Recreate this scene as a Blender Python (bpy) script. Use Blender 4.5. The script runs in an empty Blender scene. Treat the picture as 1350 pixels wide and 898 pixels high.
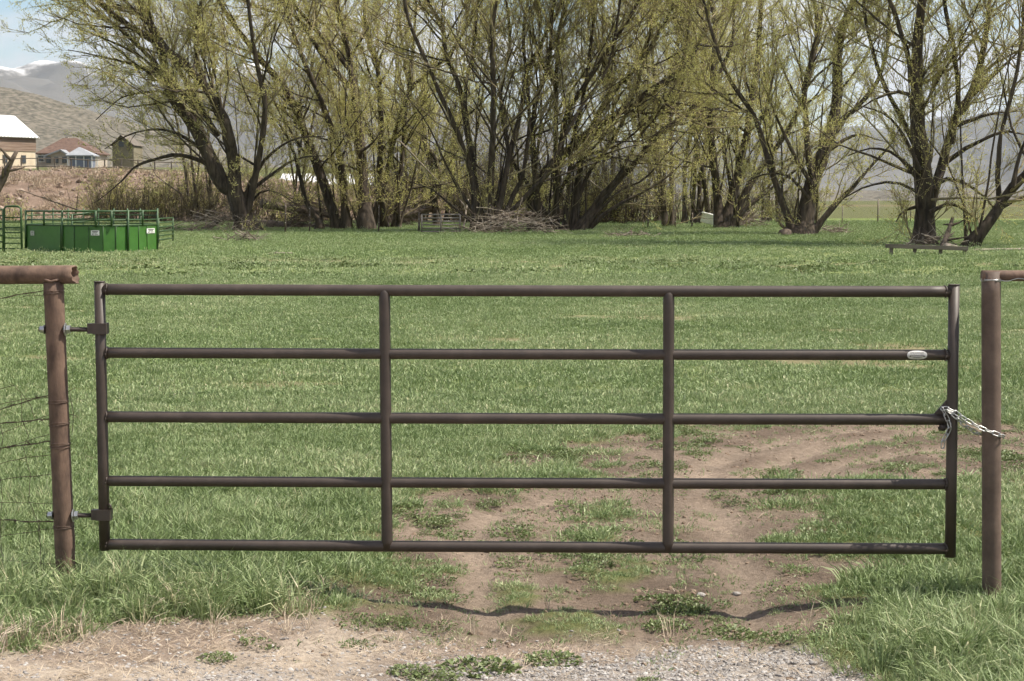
import bpy, bmesh, math, random
import numpy as np
from mathutils import Vector, Matrix

# ------------------------------------------------------------------ camera, sky, sun, exposure
R = math.radians
scene = bpy.context.scene
F_PX, CX, CY, CAM_H = 2466.0, 675.0, 449.0, 1.70
PITCH = R(4.43)
cam_d = bpy.data.cameras.new('camera')
cam = bpy.data.objects.new('camera', cam_d)
scene.collection.objects.link(cam)
cam.location = (0, 0, CAM_H)
cam.rotation_euler = (R(90) - PITCH, 0, 0)
cam_d.sensor_width = 36
cam_d.lens = F_PX / 1350 * 36
cam_d.clip_end = 60000
scene.camera = cam

SUN_EL, SUN_AZ = R(57), R(95)          # azimuth clockwise from +Y: from the right, a little on the camera's side
SUN_DIR = Vector((math.cos(SUN_EL) * math.sin(SUN_AZ), math.cos(SUN_EL) * math.cos(SUN_AZ), math.sin(SUN_EL)))
sd = bpy.data.lights.new('sun', 'SUN')
sd.energy = 4.7
sd.angle = R(0.53)
sd.color = (1.0, 0.93, 0.81)
sun = bpy.data.objects.new('sun', sd)
scene.collection.objects.link(sun)
sun.rotation_euler = SUN_DIR.to_track_quat('Z', 'Y').to_euler()

world = bpy.data.worlds.new('World')
scene.world = world
world.use_nodes = True
wn, wl = world.node_tree.nodes, world.node_tree.links
wn.clear()
wo = wn.new('ShaderNodeOutputWorld')
bg = wn.new('ShaderNodeBackground')
bg.inputs['Strength'].default_value = 0.082
sky = wn.new('ShaderNodeTexSky')
sky.sky_type = 'NISHITA'
sky.sun_disc = False
sky.sun_elevation = SUN_EL
sky.sun_rotation = SUN_AZ
sky.air_density = 1.0
sky.dust_density = 0.2
sky.ozone_density = 2.0
tc = wn.new('ShaderNodeTexCoord')
mp = wn.new('ShaderNodeMapping')
mp.inputs['Scale'].default_value = (1.0, 1.0, 2.3)
mp.inputs['Location'].default_value = (0.6, 0.0, 0.2)
nz = wn.new('ShaderNodeTexNoise')
nz.inputs['Scale'].default_value = 9.0
nz.inputs['Detail'].default_value = 8
nz.inputs['Roughness'].default_value = 0.56
rp = wn.new('ShaderNodeValToRGB')
rp.color_ramp.elements[0].position = 0.40
rp.color_ramp.elements[1].position = 0.56
shade = wn.new('ShaderNodeTexNoise')
shade.inputs['Scale'].default_value = 13.0
shade.inputs['Detail'].default_value = 5
cc = wn.new('ShaderNodeMix')
cc.data_type = 'RGBA'
cc.inputs[6].default_value = (5.6, 5.7, 6.2, 1)
cc.inputs[7].default_value = (7.9, 7.7, 7.5, 1)
mx = wn.new('ShaderNodeMix')
mx.data_type = 'RGBA'
mul = wn.new('ShaderNodeMath')
mul.operation = 'MULTIPLY'
mul.inputs[1].default_value = 0.93
wl.new(tc.outputs['Generated'], mp.inputs['Vector'])
wl.new(mp.outputs['Vector'], nz.inputs['Vector'])
wl.new(mp.outputs['Vector'], shade.inputs['Vector'])
wl.new(nz.outputs['Fac'], rp.inputs['Fac'])
wl.new(shade.outputs['Fac'], cc.inputs[0])
wl.new(rp.outputs['Color'], mul.inputs[0])
wl.new(mul.outputs[0], mx.inputs[0])
wl.new(sky.outputs['Color'], mx.inputs[6])
wl.new(cc.outputs[2], mx.inputs[7])
wl.new(mx.outputs[2], bg.inputs['Color'])
wl.new(bg.outputs[0], wo.inputs['Surface'])

vs = scene.view_settings
vs.view_transform = 'Standard'
vs.look = 'None'
vs.exposure = 0.74
vs.gamma = 1.0
vs.use_curve_mapping = False
scene.render.engine = 'CYCLES'
scene.cycles.use_denoising = True
scene.cycles.denoiser = 'OPENIMAGEDENOISE'
scene.cycles.denoising_input_passes = 'RGB_ALBEDO_NORMAL'
scene.cycles.denoising_prefilter = 'ACCURATE'
scene.cycles.max_bounces = 6
scene.cycles.diffuse_bounces = 3
scene.cycles.glossy_bounces = 2
scene.cycles.transmission_bounces = 3
scene.cycles.transparent_max_bounces = 6
scene.cycles.volume_bounces = 0
scene.cycles.sample_clamp_indirect = 4.0
scene.cycles.use_adaptive_sampling = True
scene.cycles.adaptive_threshold = 0.05
scene.cycles.adaptive_min_samples = 20

C = scene.collection
rng = np.random.default_rng(7)
rnd = random.Random(11)


# ------------------------------------------------------------------ projection of the photograph's points to places on site
CP, SP = math.cos(PITCH), math.sin(PITCH)


def G(px, py, depth):
    """the place that stands `depth` metres in front of the camera and shows at photo point px, py"""
    u, v = (px - CX) / F_PX, (CY - py) / F_PX
    dx, dy, dz = u, v * SP + CP, v * CP - SP
    t = depth / dy
    return Vector((dx * t, depth, CAM_H + dz * t))


def gy(py, z=0.0):
    v = (CY - py) / F_PX
    dy, dz = v * SP + CP, v * CP - SP
    return (z - CAM_H) / dz * dy


def ground_xy(px, py, z=0.0):
    d = gy(py, z)
    p = G(px, py, d)
    return p.x, p.y


# ------------------------------------------------------------------ noise
def _hash(ix, iy, seed):
    n = (ix.astype(np.int64) * 374761393 + iy.astype(np.int64) * 668265263 + seed * 1442695041) & 0x7fffffff
    n = ((n ^ (n >> 13)) * 1274126177) & 0x7fffffff
    return ((n ^ (n >> 16)) & 0xffff) / 65535.0


def vnoise(x, y, s=1.0, seed=0):
    x = np.asarray(x, float) / s
    y = np.asarray(y, float) / s
    ix, iy = np.floor(x), np.floor(y)
    fx, fy = x - ix, y - iy
    fx = fx * fx * (3 - 2 * fx)
    fy = fy * fy * (3 - 2 * fy)
    a = _hash(ix, iy, seed)
    b = _hash(ix + 1, iy, seed)
    c = _hash(ix, iy + 1, seed)
    d = _hash(ix + 1, iy + 1, seed)
    return (a * (1 - fx) + b * fx) * (1 - fy) + (c * (1 - fx) + d * fx) * fy


def fbm(x, y, s=1.0, seed=0, o=4):
    t, a, n = 0, 0.5, 0
    for k in range(o):
        t = t + a * vnoise(x, y, s / 2 ** k, seed + k * 17)
        n += a
        a *= 0.5
    return t / n


def sstep(a, b, x):
    t = np.clip((x - a) / (b - a), 0, 1)
    return t * t * (3 - 2 * t)


# ------------------------------------------------------------------ the lie of the land
def bank_h(x, y):
    x = np.asarray(x, float)
    y = np.asarray(y, float)
    crest = np.interp(x, [-400, -30, -22, -14, -6, 2, 10], [3.45, 3.45, 3.1, 2.3, 1.6, 0.8, 0.0])
    w = (fbm(x, y, 5.0, 5) - .5) * 3
    z = crest * sstep(124, 138, y + w) + (fbm(x, y, 1.6, 9) - .5) * .5 * sstep(123, 127, y) * (1 - sstep(138, 142, y)) * (crest > .4)
    z = z + np.clip(y - 139, 0, 170) * .017 * np.clip(crest / 3.45, 0, 1)
    return z


def polydist(x, y, pts):
    best = np.full(np.shape(x), 1e9)
    for (x0, y0), (x1, y1) in zip(pts[:-1], pts[1:]):
        dx, dy = x1 - x0, y1 - y0
        t = np.clip(((x - x0) * dx + (y - y0) * dy) / (dx * dx + dy * dy), 0, 1)
        best = np.minimum(best, np.hypot(x - x0 - t * dx, y - y0 - t * dy))
    return best


def px_line(pts):
    return [ground_xy(a, b) for a, b in pts]


RUT_A = px_line([(655, 815), (640, 740), (625, 690), (690, 655), (800, 645), (950, 618), (1100, 596), (1240, 580), (1350, 592), (1500, 605)])
RUT_B = px_line([(960, 815), (975, 720), (935, 650), (930, 610), (1000, 585), (1100, 568), (1230, 562)])
RUT_D = px_line([(1180, 586), (1350, 594), (1600, 604)])
RUT_C = px_line([(790, 800), (850, 745), (830, 690), (800, 650)])
PATCH = px_line([(930, 600), (1060, 590), (1190, 590), (1340, 596), (1450, 600)])
EDGE = sorted(px_line([(-400, 930), (-100, 872), (0, 852), (80, 838), (150, 815), (250, 802), (340, 802), (420, 797), (520, 806), (700, 800), (850, 800),
                       (1000, 814), (1060, 824), (1110, 850), (1160, 872), (1200, 905), (1260, 945)]))
EDGE_X, EDGE_Y = [p[0] for p in EDGE] + [2.6], [p[1] for p in EDGE] + [4.0]
GRAVEL = px_line([(150, 915), (360, 905), (560, 900), (720, 880), (860, 850), (960, 845), (1080, 870), (1140, 900)])


TYRES = [px_line(q) for q in ([(985, 640), (1010, 612), (1060, 592), (1140, 574), (1240, 562)], [(925, 640), (935, 612), (975, 590), (1060, 570), (1120, 560)],
                              [(1060, 632), (1110, 606), (1190, 590), (1300, 583), (1420, 590)], [(645, 800), (632, 730), (622, 690), (650, 662), (720, 650)], [(980, 800), (985, 740), (965, 690), (945, 655)])]


def tyre_m(x, y):
    m = np.zeros(np.shape(x))
    for q in TYRES:
        m = np.maximum(m, np.exp(-(polydist(x, y, q) / .11) ** 2))
    return m


def road_m(x, y):
    e = np.interp(x, EDGE_X, EDGE_Y)
    n = (fbm(x, y, .5, 21) - .5) * .5
    return sstep(-.10, .12, e - y + n)


def dirt_m(x, y):
    n = (fbm(x, y, .55, 31, 5) - .5)
    n2 = (fbm(x, y, .16, 33, 3) - .5)
    a = .46 - polydist(x, y, RUT_A)
    b = .62 - polydist(x, y, RUT_B)
    c = .16 - polydist(x, y, RUT_C)
    near = .55 - polydist(x, y, px_line([(560, 790), (760, 770), (980, 780)]))
    p = .95 - polydist(x, y, PATCH) * .72
    q = .85 - polydist(x, y, RUT_D) * .8
    m = np.maximum.reduce([a, b, c, p, q, near * .8]) + n * 1.15 + n2 * .8
    return np.maximum(sstep(-.12, .20, m), tyre_m(x, y) * .9 * sstep(.25, .5, fbm(x, y, .3, 37)))


def spot_m(x, y):
    return sstep(.63, .74, fbm(np.asarray(x) * .6, y, 1.3, 95)) * sstep(13, 17, y) * (1 - sstep(118, 122, y))


def gravel_m(x, y):
    g = .46 - polydist(x, y, GRAVEL) + (fbm(x, y, .5, 41) - .5) * 1.1 + (fbm(x, y, .12, 43) - .5) * .5
    return sstep(-.15, .45, g) * road_m(x, y)


def height(x, y):
    x = np.asarray(x, float)
    y = np.asarray(y, float)
    z = bank_h(x, y) + (fbm(x, y, 9, 51) - .5) * .10 * sstep(12, 30, y)
    k = (y < 30) & (y > 2) & (np.abs(x) < 40)
    if k.any():
        X_, Y_ = x[k], y[k]
        nearw = 1 - sstep(14, 30, Y_)
        dz = -.092 * np.exp(-((X_ - .45) / 1.35) ** 2) * (1 - sstep(8.6, 11.5, Y_))
        dz = dz - .022 * dirt_m(X_, Y_) + (fbm(X_, Y_, .35, 52) - .5) * .035 + (fbm(X_, Y_, .10, 53, 3) - .5) * .018
        # tyre marks pressed into the bare soil
        dz = dz - tyre_m(X_, Y_) * (.030 + .007 * np.sin((X_ * 1.2 + Y_ * .5) * 34))
        z[k] += nearw * dz - .02 * road_m(X_, Y_)
    return z


def hz(x, y):
    return float(height(np.array([x]), np.array([y]))[0])


# ------------------------------------------------------------------ materials
def new_mat(name):
    m = bpy.data.materials.new(name)
    m.use_nodes = True
    nt = m.node_tree
    b = nt.nodes['Principled BSDF']
    return m, nt, b


def mat(name, col, col2=None, scale=8.0, rough=.8, metal=0.0, bump=0.0, stretch=(1, 1, 1), detail=5, spec=None, lo=.35, hi=.65, coords='Object', bscale=None):
    m, nt, b = new_mat(name)
    b.inputs['Roughness'].default_value = rough
    b.inputs['Metallic'].default_value = metal
    if spec is not None:
        b.inputs['Specular IOR Level'].default_value = spec
    b.inputs['Base Color'].default_value = (*col, 1)
    if col2 is not None or bump:
        t = nt.nodes.new('ShaderNodeTexCoord')
        mpn = nt.nodes.new('ShaderNodeMapping')
        mpn.inputs['Scale'].default_value = stretch
        n = nt.nodes.new('ShaderNodeTexNoise')
        n.inputs['Scale'].default_value = scale
        n.inputs['Detail'].default_value = detail
        n.inputs['Roughness'].default_value = .62
        nt.links.new(t.outputs[coords], mpn.inputs['Vector'])
        nt.links.new(mpn.outputs['Vector'], n.inputs['Vector'])
        if col2 is not None:
            r = nt.nodes.new('ShaderNodeValToRGB')
            r.color_ramp.elements[0].color = (*col, 1)
            r.color_ramp.elements[1].color = (*col2, 1)
            r.color_ramp.elements[0].position = lo
            r.color_ramp.elements[1].position = hi
            nt.links.new(n.outputs['Fac'], r.inputs['Fac'])
            nt.links.new(r.outputs['Color'], b.inputs['Base Color'])
        if bump:
            bn = n
            if bscale:
                bn = nt.nodes.new('ShaderNodeTexNoise')
                bn.inputs['Scale'].default_value = bscale
                bn.inputs['Detail'].default_value = 4
                nt.links.new(mpn.outputs['Vector'], bn.inputs['Vector'])
            bp = nt.nodes.new('ShaderNodeBump')
            bp.inputs['Strength'].default_value = 1.0
            bp.inputs['Distance'].default_value = bump
            nt.links.new(bn.outputs['Fac'], bp.inputs['Height'])
            nt.links.new(bp.outputs['Normal'], b.inputs['Normal'])
    return m


def leaf_mat(name, cols, instanced, trans=.35, rough=.6, spec=.25):
    """colour runs along `cols` by the plant's own tint plus each blade's tint"""
    m, nt, b = new_mat(name)
    N, L = nt.nodes, nt.links
    a = N.new('ShaderNodeAttribute')
    a.attribute_name = 'bt'
    src = a.outputs['Fac']
    if instanced:
        t = N.new('ShaderNodeAttribute')
        t.attribute_type = 'INSTANCER'
        t.attribute_name = 'tint'
        ad = N.new('ShaderNodeMath')
        ad.operation = 'ADD'
        L.new(t.outputs['Fac'], ad.inputs[0])
        L.new(src, ad.inputs[1])
        hf = N.new('ShaderNodeMath')
        hf.operation = 'MULTIPLY'
        hf.inputs[1].default_value = .5
        L.new(ad.outputs[0], hf.inputs[0])
        src = hf.outputs[0]
    r = N.new('ShaderNodeValToRGB')
    e = r.color_ramp.elements
    while len(e) < len(cols):
        e.new(.5)
    for k, (p, c) in enumerate(cols):
        e[k].position = p
        e[k].color = (*c, 1)
    L.new(src, r.inputs['Fac'])
    L.new(r.outputs['Color'], b.inputs['Base Color'])
    b.inputs['Roughness'].default_value = rough
    b.inputs['Specular IOR Level'].default_value = spec
    if trans:
        tr = N.new('ShaderNodeBsdfTranslucent')
        L.new(r.outputs['Color'], tr.inputs['Color'])
        ms = N.new('ShaderNodeMixShader')
        ms.inputs[0].default_value = trans
        L.new(b.outputs[0], ms.inputs[1])
        L.new(tr.outputs[0], ms.inputs[2])
        L.new(ms.outputs[0], N['Material Output'].inputs['Surface'])
    return m


M = {}
M['gate'] = mat('brown gate enamel', (.043, .030, .023), (.082, .060, .048), scale=9, rough=.54, detail=9, lo=.45, hi=.85, bump=.0004, spec=.55)
M['rust'] = mat('rusty pipe', (.060, .036, .026), (.200, .128, .090), scale=11, rough=.82, bump=.0015, stretch=(1.6, 1.6, .7), detail=9, lo=.3, hi=.72, bscale=90)
M['rust_b'] = mat('weathered brown pipe', (.085, .056, .042), (.150, .102, .077), scale=9, rough=.7, bump=.001, detail=9, bscale=120)
M['zinc'] = mat('zinc plated steel', (.55, .55, .54), (.42, .42, .42), scale=60, rough=.36, metal=.85)
M['chain'] = mat('dull zinc chain', (.50, .50, .50), (.34, .34, .33), scale=80, rough=.34, metal=.7)
M['rod'] = mat('dark threaded rod', (.035, .025, .022), (.06, .045, .04), scale=80, rough=.55, metal=.4)
M['wire'] = mat('rusty wire', (.10, .062, .045), (.16, .115, .09), scale=40, rough=.75, metal=.3)
M['plate'] = mat('silver plate', (.62, .62, .62), (.52, .50, .47), scale=60, rough=.45, metal=.25)
M['ink'] = mat('plate print', (.10, .09, .085), rough=.8)
M['green'] = mat('green enamel', (.036, .118, .015), (.048, .145, .022), scale=3, rough=.42, spec=.5)
M['green_d'] = mat('green tubing', (.020, .055, .014), (.028, .075, .018), scale=3, rough=.5)
M['white'] = mat('white paint', (.72, .72, .70), (.62, .62, .60), scale=5, rough=.6)
M['galv'] = mat('weathered tube', (.13, .12, .11), (.20, .18, .165), scale=6, rough=.6, metal=.2)
M['bark'] = mat('willow bark', (.024, .017, .012), (.095, .072, .052), scale=9, rough=.95, bump=.05, stretch=(1, 1, .16), detail=6, lo=.36, hi=.66)
M['bark_o'] = mat('young willow bark', (.12, .095, .050), (.32, .265, .155), scale=1.2, rough=.9, detail=4)
M['dead'] = mat('bleached dead wood', (.20, .165, .13), (.34, .29, .24), scale=4, rough=.95, bump=.01, stretch=(1, 1, .3))
M['dead_d'] = mat('dark dead wood', (.055, .040, .030), (.15, .115, .09), scale=4, rough=.95, bump=.01)
M['twig'] = mat('brown twig', (.055, .040, .027), (.105, .08, .05), scale=2, rough=.9)
M['stone'] = mat('pale stone', (.30, .27, .25), (.46, .43, .40), scale=9, rough=.95, bump=.01)
M['rock'] = mat('bank rock', (.22, .165, .13), (.38, .31, .26), scale=1.5, rough=.95, bump=.03)
M['board'] = mat('weathered board', (.075, .062, .05), (.16, .135, .11), scale=3, rough=.95, stretch=(.2, 2, 2), bump=.004)
M['roof_w'] = mat('white metal roof', (.78, .78, .77), (.70, .70, .70), scale=.6, rough=.45)
M['barn_w'] = mat('old brown siding', (.15, .095, .068), (.29, .215, .165), scale=1.3, rough=.9, stretch=(.15, .15, 4.0), detail=6)
M['barn_c'] = mat('cream wall', (.52, .42, .30), (.60, .50, .38), scale=1.2, rough=.85)
M['shingle'] = mat('red brown shingles', (.092, .055, .041), (.145, .092, .07), scale=2.2, rough=.95, detail=8)
M['stucco'] = mat('tan stucco', (.36, .31, .25), (.43, .38, .31), scale=1, rough=.9)
M['glass'] = mat('dark window glass', (.03, .035, .04), rough=.12, spec=.6)
M['olive'] = mat('olive shed wood', (.16, .135, .085), (.22, .19, .13), scale=1.0, rough=.9)
M['trim'] = mat('pale grey trim', (.30, .31, .33), (.25, .26, .28), scale=1.0, rough=.7)
M['screen'] = mat('blue grey screen', (.13, .15, .20), (.19, .21, .26), scale=1.0, rough=.7)
M['fence_wood'] = mat('grey fence wood', (.10, .082, .065), (.17, .145, .12), scale=2, rough=.95)


# ------------------------------------------------------------------ mesh helpers
class MB:
    def __init__(self):
        self.v, self.f, self.flat = [], [], set()

    def add(self, v, f):
        k = len(self.v)
        self.v.extend([tuple(p) for p in v])
        self.f.extend([tuple(i + k for i in q) for q in f])
        return self

    def box(self, c, s, rot=None):
        c = Vector(c)
        vv = []
        for z in (-.5, .5):
            for y in (-.5, .5):
                for x in (-.5, .5):
                    p = Vector((x * s[0], y * s[1], z * s[2]))
                    vv.append(c + (rot @ p if rot else p))
        self.flat.update(range(len(self.f), len(self.f) + 6))
        return self.add(vv, [(0, 2, 3, 1), (4, 5, 7, 6), (0, 1, 5, 4), (2, 6, 7, 3), (0, 4, 6, 2), (1, 3, 7, 5)])

    def tube(self, pts, rad, sides=8, cap=True):
        v, f = tube_np(np.array([tuple(p) for p in pts], float), np.broadcast_to(np.array(rad, float), (len(pts),)), sides, cap)
        return self.add(v, f)

    def build(self, name, m, parent=None, smooth=True):
        me = bpy.data.meshes.new(name)
        me.from_pydata(self.v, [], self.f)
        if smooth:
            me.polygons.foreach_set('use_smooth', [len(q) < 5 and i not in self.flat for i, q in enumerate(self.f)])
        me.update()
        return link(name, me, m, parent)


def link(name, me, m, parent=None):
    o = bpy.data.objects.new(name, me)
    C.objects.link(o)
    if m is not None and not me.materials:
        me.materials.append(m)
    if parent is not None:
        o.parent = parent
        o.matrix_parent_inverse = Matrix.Translation(parent.location).inverted() if parent.rotation_euler.to_quaternion().angle < 1e-9 else parent.matrix_basis.inverted()
    return o


def frames(p):
    t = np.gradient(p, axis=0)
    t /= np.linalg.norm(t, axis=1)[:, None] + 1e-12
    u = np.cross(t[0], [0, 0, 1.0])
    if np.linalg.norm(u) < .2:
        u = np.cross(t[0], [0, 1.0, 0])
    U = np.empty_like(p)
    for i in range(len(p)):
        u = u - t[i] * np.dot(u, t[i])
        u /= np.linalg.norm(u) + 1e-12
        U[i] = u
    return t, U, np.cross(t, U)


def tube_np(p, r, sides=8, cap=True):
    t, U, W = frames(p)
    a = np.arange(sides) * 2 * math.pi / sides
    ring = (np.cos(a)[None, :, None] * U[:, None, :] + np.sin(a)[None, :, None] * W[:, None, :]) * r[:, None, None] + p[:, None, :]
    n = len(p)
    v = ring.reshape(-1, 3)
    f = []
    for i in range(n - 1):
        for j in range(sides):
            k = (j + 1) % sides
            f.append((i * sides + j, i * sides + k, (i + 1) * sides + k, (i + 1) * sides + j))
    if cap:
        f.append(tuple(range(sides - 1, -1, -1)))
        f.append(tuple((n - 1) * sides + j for j in range(sides)))
    return v, f


def tag(o, label=None, cat=None, group=None, kind=None):
    if label:
        o['label'] = label
    if cat:
        o['category'] = cat
    if group:
        o['group'] = group
    if kind:
        o['kind'] = kind
    return o


def thing(name, loc, label, cat, group=None):
    o = bpy.data.objects.new(name, None)
    C.objects.link(o)
    o.empty_display_size = .1
    o.location = loc
    return tag(o, label, cat, group)


def np_mesh(name, V, Fq, attrs=None, smooth=False):
    """mesh from numpy: V (n,3), Fq (m,k) with one k"""
    me = bpy.data.meshes.new(name)
    V = np.ascontiguousarray(V, np.float32)
    Fq = np.ascontiguousarray(Fq, np.int32)
    n, m, k = len(V), len(Fq), Fq.shape[1]
    me.vertices.add(n)
    me.vertices.foreach_set('co', V.ravel())
    me.loops.add(m * k)
    me.loops.foreach_set('vertex_index', Fq.ravel())
    me.polygons.add(m)
    me.polygons.foreach_set('loop_start', np.arange(m, dtype=np.int32) * k)
    me.polygons.foreach_set('loop_total', np.full(m, k, np.int32))
    me.polygons.foreach_set('use_smooth', np.full(m, smooth))
    me.update(calc_edges=True)
    for nm, (ty, arr) in (attrs or {}).items():
        at = me.attributes.new(nm, ty, 'POINT')
        at.data.foreach_set({'FLOAT': 'value', 'INT': 'value', 'FLOAT_VECTOR': 'vector', 'FLOAT_COLOR': 'color'}[ty], np.ascontiguousarray(arr).ravel())
    return me


# ------------------------------------------------------------------ ground: one sheet to the horizon
def axis(parts):
    out = []
    for a, b, s in parts:
        out.append(np.arange(a, b, s))
    return np.concatenate(out)


gx = np.concatenate([-np.geomspace(9000, 60, 26), np.arange(-55, -7, 1.2), np.arange(-7, -4.2, .25), np.arange(-4.2, 4.2, .045), np.arange(4.2, 7, .25), np.arange(7, 55, 1.6), np.geomspace(60, 9000, 26)])
gyy = np.concatenate([np.arange(-60, 4, 4.0), np.arange(4, 5.8, .2), np.arange(5.8, 15.2, .045), np.arange(15.2, 30, .25), np.arange(30, 120, 1.5), np.arange(120, 145, .6), np.arange(145, 320, 6), np.geomspace(325, 12000, 30)])
X, Y = np.meshgrid(gx, gyy)
x, y = X.ravel(), Y.ravel()
z = height(x, y)
road, dirt, grav = road_m(x, y), dirt_m(x, y), gravel_m(x, y)
nearm = 1 - sstep(15, 18, y)


def lerp(a, b, t):
    return a + (b - a) * t[:, None]


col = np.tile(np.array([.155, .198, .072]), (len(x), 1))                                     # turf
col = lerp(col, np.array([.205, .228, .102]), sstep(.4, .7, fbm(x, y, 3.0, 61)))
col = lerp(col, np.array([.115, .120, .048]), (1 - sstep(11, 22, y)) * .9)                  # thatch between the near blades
dry = np.exp(-((y - 47 - (fbm(x, y, 8, 62) - .5) * 8) / 2.2) ** 2) * sstep(.45, .62, fbm(x, y, 1.3, 63)) * (1 - sstep(4, 12, x))
col = lerp(col, np.array([.27, .20, .145]), np.clip(dry, 0, 1) * .8)
col = lerp(col, np.array([.135, .175, .050]), sstep(70, 92, y) * .7)                          # lusher by the trees
col = lerp(col, np.array([.205, .170, .105]), spot_m(x, y) * .8)
soil = lerp(np.tile(np.array([.200, .154, .118]), (len(x), 1)), np.array([.128, .096, .073]), sstep(.38, .66, fbm(x, y, .5, 64)))
col = lerp(col, soil[0] * 0 + np.array([.235, .160, .118]), np.zeros(len(x)))
soil = lerp(soil, np.array([.245, .192, .148]), tyre_m(x, y) * .75)
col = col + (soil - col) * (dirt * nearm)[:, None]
straw = lerp(np.tile(np.array([.36, .30, .242]), (len(x), 1)), np.array([.25, .195, .155]), sstep(.35, .65, fbm(x, y, .35, 65)))
col = col + (straw - col) * road[:, None]
col = lerp(col, np.array([.30, .265, .235]), grav * .85)
bk = sstep(122.5, 125, y) * (1 - sstep(138, 140, y)) * np.clip(bank_h(x, np.full_like(x, 139.0)) / .8, 0, 1)
col = lerp(col, np.array([.185, .135, .105]), bk)
terr = sstep(138, 141, y)
fld = lerp(np.tile(np.array([.105, .110, .048]), (len(x), 1)), np.array([.155, .130, .075]), sstep(.35, .65, vnoise(x * .02, y, 34, 66)))
col = col + (fld - col) * terr[:, None]
ground_v = np.stack([x, y, z], 1)
nx, ny = len(gx), len(gyy)
ii = (np.arange(ny - 1)[:, None] * nx + np.arange(nx - 1)[None, :]).ravel()
ground_f = np.stack([ii, ii + 1, ii + 1 + nx, ii + nx], 1)
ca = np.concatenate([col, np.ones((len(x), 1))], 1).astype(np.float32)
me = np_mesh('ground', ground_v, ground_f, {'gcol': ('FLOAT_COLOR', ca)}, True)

gm, nt, b = new_mat('soil and turf')
N, L = nt.nodes, nt.links
at = N.new('ShaderNodeAttribute')
at.attribute_name = 'gcol'
geo = N.new('ShaderNodeNewGeometry')
n1 = N.new('ShaderNodeTexNoise')
n1.inputs['Scale'].default_value = 26
n1.inputs['Detail'].default_value = 9
n1.inputs['Roughness'].default_value = .72
n2 = N.new('ShaderNodeTexNoise')
n2.inputs['Scale'].default_value = 1.7
n2.inputs['Detail'].default_value = 6
L.new(geo.outputs['Position'], n1.inputs['Vector'])
L.new(geo.outputs['Position'], n2.inputs['Vector'])
r1 = N.new('ShaderNodeMapRange')
r1.inputs[1].default_value = .25
r1.inputs[2].default_value = .75
r1.inputs[3].default_value = .55
r1.inputs[4].default_value = 1.42
r2 = N.new('ShaderNodeMapRange')
r2.inputs[1].default_value = .3
r2.inputs[2].default_value = .7
r2.inputs[3].default_value = .80
r2.inputs[4].default_value = 1.18
L.new(n1.outputs['Fac'], r1.inputs[0])
L.new(n2.outputs['Fac'], r2.inputs[0])
mm = N.new('ShaderNodeMath')
mm.operation = 'MULTIPLY'
L.new(r1.outputs[0], mm.inputs[0])
L.new(r2.outputs[0], mm.inputs[1])
vm = N.new('ShaderNodeVectorMath')
vm.operation = 'SCALE'
L.new(at.outputs['Color'], vm.inputs[0])
L.new(mm.outputs[0], vm.inputs['Scale'])
L.new(vm.outputs[0], b.inputs['Base Color'])
b.inputs['Roughness'].default_value = 1
b.inputs['Specular IOR Level'].default_value = .1
bp = N.new('ShaderNodeBump')
bp.inputs['Distance'].default_value = .022
bp.inputs['Strength'].default_value = 1
L.new(n1.outputs['Fac'], bp.inputs['Height'])
L.new(bp.outputs['Normal'], b.inputs['Normal'])
go = link('ground', me, gm)
tag(go, kind='structure')


# ------------------------------------------------------------------ hill and mountains
def relief(name, ridge_px, depth_ridge, depth_foot, foot_z, amp, seed, m, nxs=260, nys=60, snow=False, back=.5, fs=None):
    rx = [p[0] for p in ridge_px]
    ry = [p[1] for p in ridge_px]
    pxs = np.linspace(-900, 2250, nxs)
    ridge_z = CAM_H + (258 - np.interp(pxs, rx, ry)) / F_PX * depth_ridge
    V, sn = [], []
    ys = np.linspace(0, 1 + back, nys)
    wx = (pxs - CX) / F_PX * depth_ridge
    for t in ys:
        d = depth_foot + (depth_ridge - depth_foot) * t
        tt = min(t, 1)
        prof = tt ** 1.15 if t <= 1 else 1 - (t - 1) * 1.2
        s = fs or (depth_ridge * .045)
        nn = fbm(wx, np.full_like(wx, d), s, seed, 6)
        rid = 1 - np.abs(2 * fbm(wx + d * .25, np.full_like(wx, d * .35), s * 1.2, seed + 3, 5) - 1)
        zz = foot_z + (ridge_z - foot_z) * prof + amp * (nn - .5) * 2 * math.sin(min(t, 1) * math.pi * .55 + .05) + amp * 1.6 * (rid - .8) * math.sin(min(t, 1) * math.pi)
        V.append(np.stack([wx, np.full_like(wx, d), zz], 1))
    V = np.concatenate(V)
    ii = (np.arange(nys - 1)[:, None] * nxs + np.arange(nxs - 1)[None, :]).ravel()
    me = np_mesh(name, V, np.stack([ii, ii + 1, ii + 1 + nxs, ii + nxs], 1), None, True)
    return tag(link(name, me, m), kind='structure')


hill_m = mat('sagebrush hill', (.055, .050, .036), (.165, .145, .112), scale=.42, rough=1, detail=9, lo=.38, hi=.62, stretch=(1, .5, 1))
relief('hill', [(-900, 80), (-200, 105), (0, 118), (60, 128), (120, 145), (180, 163), (260, 190), (400, 226), (560, 246), (900, 252), (1500, 250), (2250, 245)], 900, 520, -1.0, 3.0, 3, hill_m)

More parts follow.
